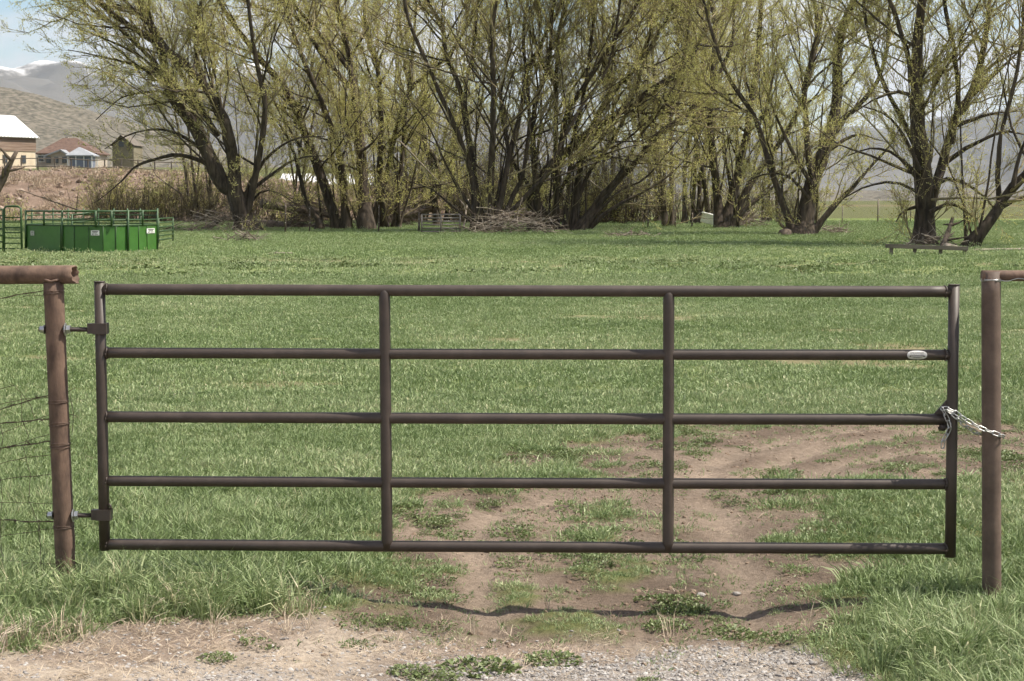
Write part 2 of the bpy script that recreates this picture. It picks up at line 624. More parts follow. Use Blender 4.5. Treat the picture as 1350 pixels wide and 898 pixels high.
mt, nt, b = new_mat('mountain rock and snow')
N, L = nt.nodes, nt.links
geo = N.new('ShaderNodeNewGeometry')
sp = N.new('ShaderNodeSeparateXYZ')
L.new(geo.outputs['Position'], sp.inputs[0])
nn = N.new('ShaderNodeTexNoise')
nn.inputs['Scale'].default_value = .0045
nn.inputs['Detail'].default_value = 9
nn.inputs['Roughness'].default_value = .65
L.new(geo.outputs['Position'], nn.inputs['Vector'])
rr = N.new('ShaderNodeValToRGB')
rr.color_ramp.elements[0].color = (.075, .075, .070, 1)
rr.color_ramp.elements[1].color = (.16, .145, .125, 1)
L.new(nn.outputs['Fac'], rr.inputs['Fac'])
ma = N.new('ShaderNodeMath')
ma.operation = 'MULTIPLY_ADD'
ma.inputs[1].default_value = 420
L.new(nn.outputs['Fac'], ma.inputs[0])
L.new(sp.outputs['Z'], ma.inputs[2])
mr = N.new('ShaderNodeMapRange')
mr.inputs[1].default_value = 715
mr.inputs[2].default_value = 800
L.new(ma.outputs[0], mr.inputs[0])
mix = N.new('ShaderNodeMix')
mix.data_type = 'RGBA'
mix.inputs[7].default_value = (.75, .75, .77, 1)
L.new(mr.outputs[0], mix.inputs[0])
L.new(rr.outputs['Color'], mix.inputs[6])
L.new(mix.outputs[2], b.inputs['Base Color'])
b.inputs['Roughness'].default_value = 1
relief('mountains', [(-900, 110), (-100, 92), (0, 90), (60, 93), (100, 86), (140, 100), (250, 108), (330, 100), (420, 116), (540, 140), (640, 165), (760, 190), (900, 200), (1100, 196), (1200, 180), (1280, 158), (1350, 146), (1500, 128), (2250, 120)],
       8000, 4200, -2.0, 120, 8, mt, nxs=360, nys=90)


# ------------------------------------------------------------------ the gate
DL, DR = 8.04, 7.96


def gd(px):
    return DL + (DR - DL) * (px - 131) / (1257 - 131)


def gp(px, py, off=0.0):
    p = G(px, py, gd(px))
    p.y -= off
    return p


TUBE = .0242
gate = thing('pipe_gate', (0, 8.0, hz(0, 8.0)), 'closed dark brown five-bar pipe gate hung between the rusty posts', 'gate')
rows = [(381.5, 384.5), (465, 468), (549.5, 553), (634, 638.5), (717.5, 723.5)]
for k, (a, c) in enumerate(rows):
    pl, pr = gp(133, a), gp(1254, c)
    n = 40
    mb = MB()
    mb.tube([pl.lerp(pr, i / n) + Vector((0, 0, -.002 * math.sin(i / n * 3.14))) for i in range(n + 1)], TUBE - .0012 * (k % 2), 20)
    mb.build('rail', M['gate'], gate)
for top, bot, off in ((gp(507, 380), gp(510.5, 722), .006), (gp(881.5, 383), gp(880.5, 724), .006)):
    mb = MB()
    tdir = (bot - top).normalized()
    mb.tube([top - Vector((0, off, 0)) + tdir * s for s in (0, .01, .02, .06, .12)] + [top.lerp(bot, .5) - Vector((0, off, 0)), bot - Vector((0, off, 0)) - tdir * .03, bot - Vector((0, off, 0)) + tdir * .004],
            [TUBE * .55, TUBE * .8, TUBE * .95, TUBE * 1.02, TUBE, TUBE, TUBE, TUBE * .9], 20)
    mb.build('upright', M['gate'], gate)
ends = []
for top, bot in ((gp(131.5, 372), gp(138.5, 725)), (gp(1257.5, 376), gp(1252.5, 734))):
    mb = MB()
    mb.tube([top - Vector((0, .004, 0)), top.lerp(bot, .33) - Vector((0, .004, 0)), top.lerp(bot, .66) - Vector((0, .004, 0)), bot - Vector((0, .004, 0))], TUBE * .97, 20)
    e = mb.build('end_post', M['gate'], gate)
    cb = MB()
    cb.tube([top + Vector((0, -.004, .0002)), top + Vector((0, -.004, .004))], TUBE * 1.03, 20)
    cb.build('cap', M['gate'], e)
    ends.append(e)
# weld beads where the rails meet the end posts and uprights
for pxs, off in (((138.5, 0), (1248, 0)),):
    pass
for k, (a, c) in enumerate(rows):
    for px in (141, 1246):
        q = gp(px, a + (c - a) * (px - 133) / 1121)
        mb = MB()
        ring = []
        for i in range(19):
            an = i / 18 * 2 * math.pi
            ring.append(q + Vector((.003 * math.sin(an * 3), -math.cos(an) * TUBE * 1.02, math.sin(an) * TUBE * 1.02)))
        mb.tube(ring, .0035, 6)
        mb.build('weld_bead', M['gate'], gate)
# oval maker's plate on the second rail
plate_c = gp(1207.5, 467.6)
mb = MB()
pv, pf = [], []
na, nr = 30, 3
for ring in range(nr + 1):
    for i in range(na):
        an = i / na * 2 * math.pi
        ca_, sa_ = math.cos(an), math.sin(an)
        ex = math.copysign(abs(ca_) ** .75, ca_) * .0425 * ring / nr
        ez = math.copysign(abs(sa_) ** .8, sa_) * .0200 * ring / nr
        th = ez / (TUBE + .0015)
        pv.append(plate_c + Vector((ex, -math.cos(th) * (TUBE + .0022), math.sin(th) * (TUBE + .0022))))
for r_ in range(nr):
    for i in range(na):
        j = (i + 1) % na
        pf.append((r_ * na + i, r_ * na + j, (r_ + 1) * na + j, (r_ + 1) * na + i))
mb.add(pv, pf)
plate = mb.build('name_plate', M['plate'], gate)
plate['label'] = 'small silver oval plate with worn dark print'


def on_plate(ex, ez, lift=.0034):
    th = ez / (TUBE + .0015)
    return plate_c + Vector((ex, -math.cos(th) * (TUBE + lift), math.sin(th) * (TUBE + lift)))


mb = MB()
for (x0, x1, z0, z1) in ((-.031, .031, -.0035, -.0012), (-.033, -.026, -.0065, -.0035), (.026, .033, -.0065, -.0035)):
    mb.add([on_plate(x0, z0), on_plate(x1, z0), on_plate(x1, z1), on_plate(x0, z1)], [(0, 1, 2, 3)])
pr_ = random.Random(5)
for row, z0 in ((0, .0095), (1, .0035), (2, -.0115)):
    xx = -.028 if row < 2 else -.017
    while xx < (.028 if row < 2 else .017):
        w = pr_.uniform(.0015, .004)
        mb.add([on_plate(xx, z0), on_plate(xx + w, z0), on_plate(xx + w, z0 + .0026), on_plate(xx, z0 + .0026)], [(0, 1, 2, 3)])
        xx += w + pr_.uniform(.0012, .0025)
mb.build('print', M['ink'], plate, False)
# gusset for the chain at the latch end
q0, q1, q2 = gp(1229, 548), gp(1249, 526), gp(1249, 548)
mb = MB()
mb.add([q + Vector((0, dy, 0)) for dy in (-.005, .005) for q in (q0, q1, q2)], [(0, 2, 1), (3, 4, 5), (0, 1, 4, 3), (1, 2, 5, 4), (2, 0, 3, 5)])
mb.build('gusset', M['gate'], gate, False)
mb = MB()
kq = gp(1241, 563)
mb.tube([kq + Vector((-.012, -.02, 0)), kq + Vector((.012, -.02, 0))], .014, 8)
mb.tube([kq + Vector((-.018, -.02, -.004)), kq + Vector((.02, -.02, .006))], .007, 8)
mb.build('latch_bolt', M['rod'], gate)

# hinges: clamp round the gate's end post
for py in (433, 678):
    ex = 131.5 + 7 * (py - 372) / 353
    c0 = gp(ex, py)
    mb = MB()
    mb.box(c0 + Vector((.0015, -.004, 0)), (TUBE * 2.45, TUBE * 2.45, .047))
    mb.box(c0 + Vector((-.040, -.006, 0)), (.026, .036, .043))
    mb.build('hinge_clamp', M['gate'], gate)
mb = MB()
c0 = gp(138.5, 667)
mb.tube([c0 + Vector((.02, -.02, .012)), c0 + Vector((.029, -.022, .004)), c0 + Vector((.03, -.022, -.006)), c0 + Vector((.02, -.02, -.014))], .005, 8)
mb.build('hinge_hook', M['gate'], gate)

# ------------------------------------------------------------------ left post and top pipe
DPL = 8.04
lt, lb_ = G(70.5, 372, DPL), G(87.5, 775, DPL)
ldir = (lb_ - lt).normalized()


def lpost(py):
    return lt + (lb_ - lt) * ((py - 372) / (775 - 372))


LR = .0425
post_l = thing('fence_post', (lb_.x, lb_.y, hz(lb_.x, lb_.y)), 'rusty brown pipe post bound with wire at the hinge side of the gate', 'post', 'pipe fence posts')
mb = MB()
n = 30
pts = [lt + (lb_ - lt) * (i / n * 1.35) for i in range(n + 1)]
mb.tube(pts, [LR * (1 + .012 * math.sin(i * 2.1) + .01 * rnd.uniform(-1, 1)) for i in range(n + 1)], 22)
mb.build('pipe', M['rust'], post_l)
mb = MB()
ring = [lt + Vector((math.cos(a) * LR * 1.02, math.sin(a) * LR * 1.02, .012 * abs(math.cos(a)) + .004)) for a in [i / 20 * 6.283 for i in range(21)]]
mb.tube(ring, .006, 6)
mb.build('weld_bead', M['rust'], post_l)


def wrap(py, turns=2, tilt=0.0, r=.0016):
    mb = MB()
    pts = []
    for i in range(turns * 20 + 1):
        a = i / 20 * 6.283
        c = lpost(py + 2.5 * i / 20)
        pts.append(c + Vector((math.cos(a) * (LR + .0028), math.sin(a) * (LR + .0028), tilt * math.cos(a) + .003 * math.sin(a * 1.7))))
    mb.tube(pts, r, 5)
    return mb


for py, tu, ti in ((382, 2, .004), (525, 2, .002), (554, 2, .004), (581, 3, .004), (690, 2, .002), (746, 1, .010), (749, 2, -.003)):
    wrap(py, tu, ti).build('tie_wire', M['wire'], post_l)
mb = MB()
mb.tube([lpost(690) + Vector((LR + .003, -.01, 0)), lpost(712) + Vector((LR + .006, -.012, 0)), lpost(735) + Vector((LR + .002, -.014, 0)), lpost(748) + Vector((LR * .2, -LR - .004, 0)), lpost(760) + Vector((LR * .1, -LR - .006, 0))], .0018, 5)
mb.build('tie_wire', M['wire'], post_l)

# top pipe, open at its sawn end
rail_y = 362.5
p0, p1 = G(-260, 364, DPL), G(101, 362, DPL)
top_l = thing('fence_rail', tuple(p0), 'thick rusty horizontal pipe with an open sawn end on the hinge post', 'fence rail')
RO, RI = .0400, .0345
n = 24
prof = [p0.lerp(p1, i / n) for i in range(n + 1)]
v_, f_ = tube_np(np.array([tuple(p) for p in prof]), np.array([RO * (1 + .008 * rnd.uniform(-1, 1)) for _ in prof]), 26, False)
vi, fi = tube_np(np.array([tuple(p) for p in prof]), np.full(n + 1, RI), 26, False)
mb = MB()
v_ = [Vector(p) for p in v_]
vi = [Vector(p) for p in vi]
for arr in (v_, vi):       # a ragged, slanting torch cut
    for j in range(26):
        q = arr[n * 26 + j]
        q.x += -.012 * ((q.z - p1.z) / RO) * .4 - .016 * max(0, -(q.y - p1.y) / RO) + .004 * math.sin(j * 1.9)
mb.add(v_, f_)
mb.add(vi, [tuple(reversed(q)) for q in fi])
k = (n + 1) * 26
mb.f += [(n * 26 + j, n * 26 + (j + 1) % 26, k + n * 26 + (j + 1) % 26, k + n * 26 + j) for j in range(26)]
mb.build('pipe', M['rust'], top_l)

# hinge bolts through the post
for py, pyl, lab in ((433.5, 433.5, 'upper threaded hinge bolt through the rusty post with zinc nuts'), (678, 678, 'lower threaded hinge bolt through the rusty post with zinc nuts')):
    c = lpost(py)
    x_end = gp(118, py).x
    hb = thing('hinge_bolt', (c.x, c.y - .012, c.z), lab, 'hinge bolt', 'hinge bolts')
    mb = MB()
    mb.tube([Vector((c.x - .068, c.y - .012, c.z)), Vector((x_end + .01, c.y - .012, c.z))], .0098, 12)
    rod = mb.build('rod', M['rod'], hb)
    for xx, rr_, w in ((c.x - LR - .013, .0165, .015), (c.x + LR + .017, .0195, .016)):
        mb = MB()
        mb.tube([Vector((xx - w / 2, c.y - .012, c.z)), Vector((xx + w / 2, c.y - .012, c.z))], rr_, 6)
        mb.build('nut', M['zinc'], hb, False)
    for xx, rr_ in ((c.x - LR - .0025, .019), (c.x + LR + .004, .028)):
        mb = MB()
        mb.tube([Vector((xx - .002, c.y - .012, c.z)), Vector((xx + .002, c.y - .012, c.z))], rr_, 20)
        mb.build('washer', M['zinc'], hb, False)

# ------------------------------------------------------------------ wire fence to the left of the post
wf = thing('wire_fence', (lb_.x - .4, lb_.y, hz(lb_.x - .4, lb_.y)), 'sagging rusty woven wire fence tied to the hinge side post', 'wire fence')
wr = random.Random(3)


def wire(pts, r=.0015, wob=.004, tw=False):
    q = [G(a, b_, DPL + .01 + (c if len(t_) > 2 else 0)) for t_ in pts for a, b_, c in [(t_ + (0,))[:3] if len(t_) == 2 else t_]]
    out = []
    for i in range(len(q) - 1):
        s = max(2, int((q[i + 1] - q[i]).length / .03))
        for j in range(s):
            out.append(q[i].lerp(q[i + 1], j / s) + Vector((wr.uniform(-1, 1) * wob * .3, wr.uniform(-1, 1) * wob, wr.uniform(-1, 1) * wob)))
    out.append(q[-1])
    mb = MB()
    mb.tube(out, r, 5)
    if tw:
        mb.tube([p + Vector((0, -.002, .004 * math.sin(i * 1.3))) for i, p in enumerate(out)], r * .8, 4)
    return mb


for pts, r, tw in (([(-220, 404), (0, 394), (40, 386), (62, 383)], .0016, True), ([(30, 390), (62, 389)], .0012, False),
                   ([(-220, 545), (0, 533), (30, 527), (64, 524)], .0014, False), ([(-220, 548), (0, 540), (45, 526), (64, 522)], .0015, True),
                   ([(-220, 566), (0, 559), (40, 554), (67, 553)], .0018, True), ([(-220, 580), (0, 572), (68, 546)], .0012, False),
                   ([(-220, 595), (0, 591), (30, 586), (70, 582)], .0019, True), ([(-220, 602), (0, 592), (69, 571)], .0012, False),
                   ([(-220, 622), (0, 611), (35, 603), (70, 599)], .0014, False), ([(-220, 640), (0, 633), (35, 628), (72, 626)], .0014, False),
                   ([(-220, 664), (0, 662), (72, 664)], .0012, False), ([(-220, 690), (0, 686), (40, 687), (74, 688)], .0019, True),
                   ([(-220, 712), (0, 707), (75, 696)], .0013, False), ([(-220, 742), (0, 738), (76, 744)], .0013, False)):
    wire(pts, r, .0025, tw).build('strand', M['wire'], wf)
for pts in ([(0, 513), (18, 508), (28, 518), (40, 535), (48, 556)], [(28, 520), (29, 552), (38, 575), (31, 590), (33, 600), (40, 625), (38, 660)],
            [(38, 660), (50, 690), (52, 715)], [(-6, 540), (4, 575), (-2, 612), (3, 655), (0, 700), (4, 745)], [(-60, 540), (-52, 600), (-58, 660), (-50, 745)],
            [(-120, 545), (-116, 640), (-122, 745)], [(92, 520), (97, 545), (95, 572), (88, 580)], [(88, 516), (100, 511)], [(88, 546), (100, 548)], [(52, 690), (54, 745)]):
    wire(pts, .0013, .004).build('stay_wire', M['wire'], wf)
for i, (a, c) in enumerate([(48, 524), (15, 535), (55, 554), (38, 584), (12, 590), (52, 687), (20, 687)]):
    q = G(a, c, DPL)
    mb = MB()
    for k in range(2):
        d = Vector((wr.uniform(-1, 1), wr.uniform(-.6, .6), wr.uniform(-1, 1))).normalized() * .014
        mb.tube([q - d, q + d], .0012, 4)
    mb.tube([q + Vector((-.006 + .002 * j, .003 * math.sin(j * 2), .003 * math.cos(j * 2))) for j in range(7)], .0013, 4)
    mb.build('barb', M['wire'], wf)

# ------------------------------------------------------------------ right post with its thinner top pipe
DPR = 7.96
rt, rb_ = G(1306.5, 358, DPR), G(1307.5, 790, DPR)
post_r = thing('fence_post', (rb_.x, rb_.y, hz(rb_.x, rb_.y)), 'straight plain brown pipe post at the chained latch side of the gate', 'post', 'pipe fence posts')
mb = MB()
mb.tube([rt + (rb_ - rt) * (i / 20 * 1.3) for i in range(21)], [.0405 * (1 + .004 * rnd.uniform(-1, 1)) for i in range(21)], 22)
mb.build('pipe', M['rust_b'], post_r)
mb = MB()
mb.tube([rt + Vector((math.cos(i / 20 * 12.566) * .0428, math.sin(i / 20 * 12.566) * .0428, -.036 + .004 * math.sin(i * .9))) for i in range(21)], .002, 5)
mb.build('tie_wire', M['zinc'], post_r)
a0, a1 = G(1294, 363.5, DPR), G(1650, 364, DPR)
top_r = thing('fence_rail', tuple(a0), 'thin rusty horizontal pipe wrapped with wire on the latch side post', 'fence rail')
mb = MB()
mb.tube([a0.lerp(a1, i / 12) + Vector((0, -.004, 0)) for i in range(13)], .0235, 18)
mb.build('pipe', M['rust'], top_r)
mb = MB()
mb.tube([G(1318 + i * 6, 369 + 2 * math.sin(i * 1.1), DPR - .025) for i in range(40)], .0022, 5)
mb.build('wire', M['zinc'], top_r)

# ------------------------------------------------------------------ chain
chain = thing('chain', tuple(gp(1243, 545, .03)), 'bright steel link chain looped from the gate to the latch side post', 'chain')


def link_mesh():
    Lh, Wh, r = .0190, .0085, .0026
    path = []
    for i in range(9):
        a = -math.pi / 2 + math.pi * i / 8
        path.append((Lh - Wh + math.cos(a) * Wh + 0, math.sin(a) * Wh, 0))
    for i in range(9):
        a = math.pi / 2 + math.pi * i / 8
        path.append((-(Lh - Wh) + math.cos(a) * Wh, math.sin(a) * Wh, 0))
    n, s = len(path), 6
    v, f = [], []
    for i in range(n):
        p = Vector(path[i])
        t = (Vector(path[(i + 1) % n]) - Vector(path[i - 1])).normalized()
        w = t.cross(Vector((0, 0, 1)))
        for j in range(s):
            a = j / s * 6.283
            v.append(p + w * math.cos(a) * r + Vector((0, 0, 1)) * math.sin(a) * r)
    for i in range(n):
        for j in range(s):
            f.append((i * s + j, ((i + 1) % n) * s + j, ((i + 1) % n) * s + (j + 1) % s, i * s + (j + 1) % s))
    me = bpy.data.meshes.new('chain_link')
    me.from_pydata(v, [], f)
    me.shade_smooth()
    me.materials.append(M['chain'])
    return me


LM = link_mesh()


def run_chain(path, start=0):
    path = [Vector(p) for p in path]
    d = [0]
    for a, c in zip(path[:-1], path[1:]):
        d.append(d[-1] + (c - a).length)
    pitch = .0310

    def at_(s):
        for i in range(len(path) - 1):
            if s <= d[i + 1]:
                return path[i].lerp(path[i + 1], (s - d[i]) / (d[i + 1] - d[i] + 1e-9))
        return path[-1]
    k = 0
    while (k + 1) * pitch <= d[-1] + .004:
        a, c = at_(k * pitch), at_(min(d[-1], (k + 1) * pitch))
        xax = (c - a).normalized()
        roll = R(28 if (k + start) % 2 == 0 else 118) + rnd.uniform(-.2, .2)
        ref = Vector((0, -1, 0))
        zax = (ref - xax * ref.dot(xax)).normalized()
        yax = zax.cross(xax)
        z2 = zax * math.cos(roll) + yax * math.sin(roll)
        y2 = z2.cross(xax)
        m4 = Matrix((xax, y2, z2)).transposed().to_4x4()
        m4.translation = (a + c) / 2
        o = bpy.data.objects.new('chain_link', LM)
        C.objects.link(o)
        o.parent = chain
        o.matrix_parent_inverse = Matrix.Translation(chain.location).inverted()
        o.matrix_basis = m4
        k += 1


def cp(px, py, off):
    return gp(px, py, off)


prx, prY = rt.x, rt.y
front = [cp(1240, 538, .02), cp(1246, 537, .038), cp(1256, 542, .040), cp(1272, 553, .036), cp(1290, 563, .040), cp(1300, 567, .046), cp(1310, 570, .050), cp(1319, 574, .038), cp(1323, 575, .012), cp(1322, 576, -.02)]
run_chain(front)
run_chain([cp(1244, 539, .046), cp(1256, 547, .050), cp(1265, 556, .030), cp(1278, 565, .014), cp(1288, 571, .0), cp(1296, 575, -.028)], 1)
run_chain([cp(1240, 537, .024), cp(1244, 545, .030), cp(1247.5, 553, .033), cp(1250, 562, .036), cp(1247, 570, .034), cp(1242, 578, .03), cp(1240.5, 589, .028)], 1)


# ------------------------------------------------------------------ trees
def catmull(p, n):
    p = np.asarray(p, float)
    q = np.vstack([2 * p[0] - p[1], p, 2 * p[-1] - p[-2]])
    out = []
    seg = len(p) - 1
    for t in np.linspace(0, seg - 1e-6, n):
        i = int(t)
        f = t - i
        a, b_, c, d = q[i], q[i + 1], q[i + 2], q[i + 3]
        out.append(.5 * ((2 * b_) + (-a + c) * f + (2 * a - 5 * b_ + 4 * c - d) * f * f + (-a + 3 * b_ - 3 * c + d) * f ** 3))
    return np.array(out)


class TubeSet:
    """many tapering tubes in one mesh (quads only)"""

    def __init__(self):
        self.V, self.F, self.n = [], [], 0

    def add(self, p, r, sides):
        t, U, W = frames(p)
        a = np.arange(sides) * 2 * math.pi / sides
        ring = (np.cos(a)[None, :, None] * U[:, None, :] + np.sin(a)[None, :, None] * W[:, None, :]) * r[:, None, None] + p[:, None, :]
        m = len(p)
        i = np.arange(m - 1)[:, None] * sides
        j = np.arange(sides)[None, :]
        k = (j + 1) % sides
        f = np.stack([i + j, i + k, i + k + sides, i + j + sides], -1).reshape(-1, 4) + self.n
        self.V.append(ring.reshape(-1, 3))
        self.F.append(f)
        self.n += m * sides

    def mesh(self, name):
        return np_mesh(name, np.concatenate(self.V), np.concatenate(self.F), None, True)


def unit(v):
    return v / (np.linalg.norm(v) + 1e-9)


def side_dir(t, ang, g):
    w = g.normal(size=3)
    w = unit(w - t * np.dot(w, t))
    return unit(t * math.cos(ang) + w * math.sin(ang))


def shoot(p0, d0, length, npts, up, jit, g):
    pts = [p0]
    d = d0
    s = length / (npts - 1)
    for _ in range(npts - 1):
        d = unit(d + np.array([0, 0, up]) + g.normal(size=3) * jit)
        pts.append(pts[-1] + d * s)
    return np.array(pts)


def fine_growth(name, O, D, Ln, g, parent, leafmat, leaves=9, tw=.011, leaf_len=.10, leaf_w=.042, spread=.75):
    """the crown: thin twigs carrying small leaves, all from arrays"""
    n = len(O)
    if n == 0:
        return None
    O, D = np.asarray(O), np.asarray(D)
    Ln = np.asarray(Ln)
    up = np.array([0, 0, 1.0])
    D2 = D + up * .2 + g.normal(size=(n, 3)) * .12
    D2 /= np.linalg.norm(D2, axis=1)[:, None]
    tip = O + D2 * Ln[:, None]
    S = np.cross(D, g.normal(size=(n, 3)))
    S /= np.linalg.norm(S, axis=1)[:, None] + 1e-9
    w = (tw * g.uniform(.7, 1.3, n))[:, None]
    tv = np.stack([O - S * w * .5, O + S * w * .5, tip], 1).reshape(-1, 3)
    t = g.uniform(.12, 1.0, (n, leaves, 1))
    P = O[:, None] + (tip - O)[:, None] * t
    ld = D2[:, None] * .7 + g.normal(size=(n, leaves, 3)) * spread
    ld /= np.linalg.norm(ld, axis=2)[..., None]
    ls = np.cross(ld, g.normal(size=(n, leaves, 3)))
    ls /= np.linalg.norm(ls, axis=2)[..., None] + 1e-9
    ll = leaf_len * g.uniform(.6, 1.35, (n, leaves, 1))
    lw = leaf_w * g.uniform(.7, 1.3, (n, leaves, 1))
    lv = np.stack([P, P + ld * ll * .65 + ls * lw * .5, P + ld * ll - ls * lw * .5], 2).reshape(-1, 3)
    m = n * leaves
    bt = np.concatenate([np.repeat(g.uniform(0, .12, n), 3), np.repeat(np.clip(g.normal(g.uniform(.5, .78), .17, m), .3, 1), 3)]).astype(np.float32)
    me = np_mesh(name, np.concatenate([tv, lv]), np.arange((n + m) * 3).reshape(-1, 3), {'bt': ('FLOAT', bt)})
    o = link(name, me, leafmat, parent)
    return o


M['scrub'] = leaf_mat('scrub twigs and leaves', [(0, (.085, .065, .042)), (.3, (.13, .105, .055)), (.62, (.17, .145, .07)), (1, (.24, .21, .11))], False, trans=.3)
M['leaf'] = leaf_mat('willow twigs and young leaves', [(0, (.25, .20, .10)), (.13, (.34, .28, .15)), (.3, (.42, .39, .12)), (.62, (.56, .535, .20)), (1, (.68, .64, .32))], False, trans=.5)


def make_tree(label, base, stems, seed, leaf=1.0, depth=None, lean=.18, tw=.017, nm='willow_tree', group='willows along the field edge', n2=1.7, leaves=10, zmax=16.5, low=.18, extra=3):
    g = np.random.default_rng(seed)
    d0 = depth or gy(base[1])
    b0 = G(base[0], base[1], d0)
    gz = hz(b0.x, b0.y)
    root = thing(nm, (b0.x, b0.y, gz), label, 'tree', group)
    O, D, Ln = [], [], []
    fine = TubeSet()
    xs_ = [s_[0][0][0] for s_ in stems if s_[0][0][1] > 280]
    stems = list(stems)
    for _ in range(extra):                       # thin young shoots from the stool
        xb = g.uniform(min(xs_) - 10, max(xs_) + 10)
        l_ = g.normal() * 26
        yt = g.uniform(60, 190)
        stems.append(([(xb, base[1] - g.uniform(0, 3)), (xb + l_ * .3, 250), (xb + l_ * .6, (250 + yt) / 2), (xb + l_, yt)], g.uniform(3.0, 5.5)))
    for si, (pts, wpx, *opt) in enumerate(stems):
        dl = g.uniform(-lean, lean)
        P = []
        for (a, c) in pts:
            hgt = max(0, (258 - c) / F_PX * d0 + CAM_H)
            dd = d0 + dl * hgt + g.uniform(-.15, .15)
            P.append(tuple(G(a, c, dd)))
        P = np.array(P)
        # carry the stem on above the frame
        while P[-1][2] < zmax and pts[-1][1] <= 20:
            P = np.vstack([P, P[-1] + unit(unit(P[-1] - P[-2]) + np.array([g.uniform(-.25, .25), g.uniform(-.25, .25), .35])) * 1.8])
        L0 = np.sum(np.linalg.norm(np.diff(P, axis=0), axis=1))
        if P[0][2] < .8:
            P = np.vstack([[P[0][0] - (P[1][0] - P[0][0]) * .03, P[0][1], min(gz, P[0][2]) - .3], P])
        n = max(8, int(L0 / .45))
        path = catmull(P, n)
        path[2:] += np.cumsum(g.normal(size=(n - 2, 3)) * .022, axis=0) * np.array([1, 1, .3])
        r0 = wpx / 2 / F_PX * d0
        tt = np.linspace(0, 1, n)
        rad = r0 * (.70 if r0 < .3 else .90) * (1 - tt) ** 1.15 + .018
        if P[0][2] < gz + .5:
            rad = rad + r0 * .55 * np.exp(-np.clip(path[:, 2] - gz, 0, 99) / .35)
        rad *= 1 + g.normal(size=n) * .07
        ts = TubeSet()
        ts.add(path, rad, 10 if r0 > .12 else 7)
        tan = np.gradient(path, axis=0)
        k2 = int(L0 * n2 * 1.3 * g.uniform(.85, 1.15))
        for _ in range(k2):
            t = g.uniform(low, .99) ** .9
            i = min(n - 2, int(t * (n - 1)))
            l2 = np.clip((.15 + .36 * (1 - t)) * L0 * g.uniform(.5, 1.15), 1.2, 6.0)
            if path[i][2] < 4.2 and g.random() < .45:
                continue
            d2 = side_dir(unit(tan[i]), R(g.uniform(28, 74)), g)
            d2 = unit(d2 * np.array([1, .85, 1]))
            p2 = shoot(path[i], d2, l2, 8, .09, .13, g)
            r2 = min(rad[i] * .5, .010 + .0095 * l2) * g.uniform(.7, 1.1)
            (ts if r2 > .05 else fine).add(p2, np.linspace(r2, .007, 8), 5 if r2 > .03 else 4)
            dead = g.random() < .07 and t < .5
            k3 = int(l2 * 2.3)
            for _ in range(k3):
                u = g.uniform(.15, 1)
                j = min(6, int(u * 7))
                q0 = p2[j] + (p2[j + 1] - p2[j]) * g.random()
                l3 = g.uniform(.6, 2.0) * (1.15 - .5 * u)
                d3 = side_dir(unit(p2[j + 1] - p2[j]), R(g.uniform(20, 50)), g)
                p3 = shoot(q0, d3, l3, 4, .13, .12, g)
                fine.add(p3, np.linspace(min(.017, r2 * .6), .005, 4), 3)
                if dead:
                    continue
                k4 = int(l3 / .165 * leaf)
                for _ in range(k4):
                    v = g.random() ** .8 * 2.999
                    j3 = int(v)
                    d = p3[j3 + 1] - p3[j3]
                    O.append(p3[j3] + d * (v - j3))
                    D.append(side_dir(unit(d), R(g.uniform(12, 50)), g))
                    Ln.append(g.uniform(.3, .85))
        me = ts.mesh('trunk')
        link('trunk' if si == 0 else 'limb', me, M['bark'], root)
    link('branches', fine.mesh('branches'), M['bark_o'], root)['kind'] = 'stuff'
    fine_growth('crown', O, D, Ln, g, root, M['leaf'], leaves=leaves, tw=tw, leaf_len=.068 * d0 / 95 + .015, leaf_w=.033 * d0 / 95 + .009).__setitem__('kind', 'stuff')
    return root, len(O)


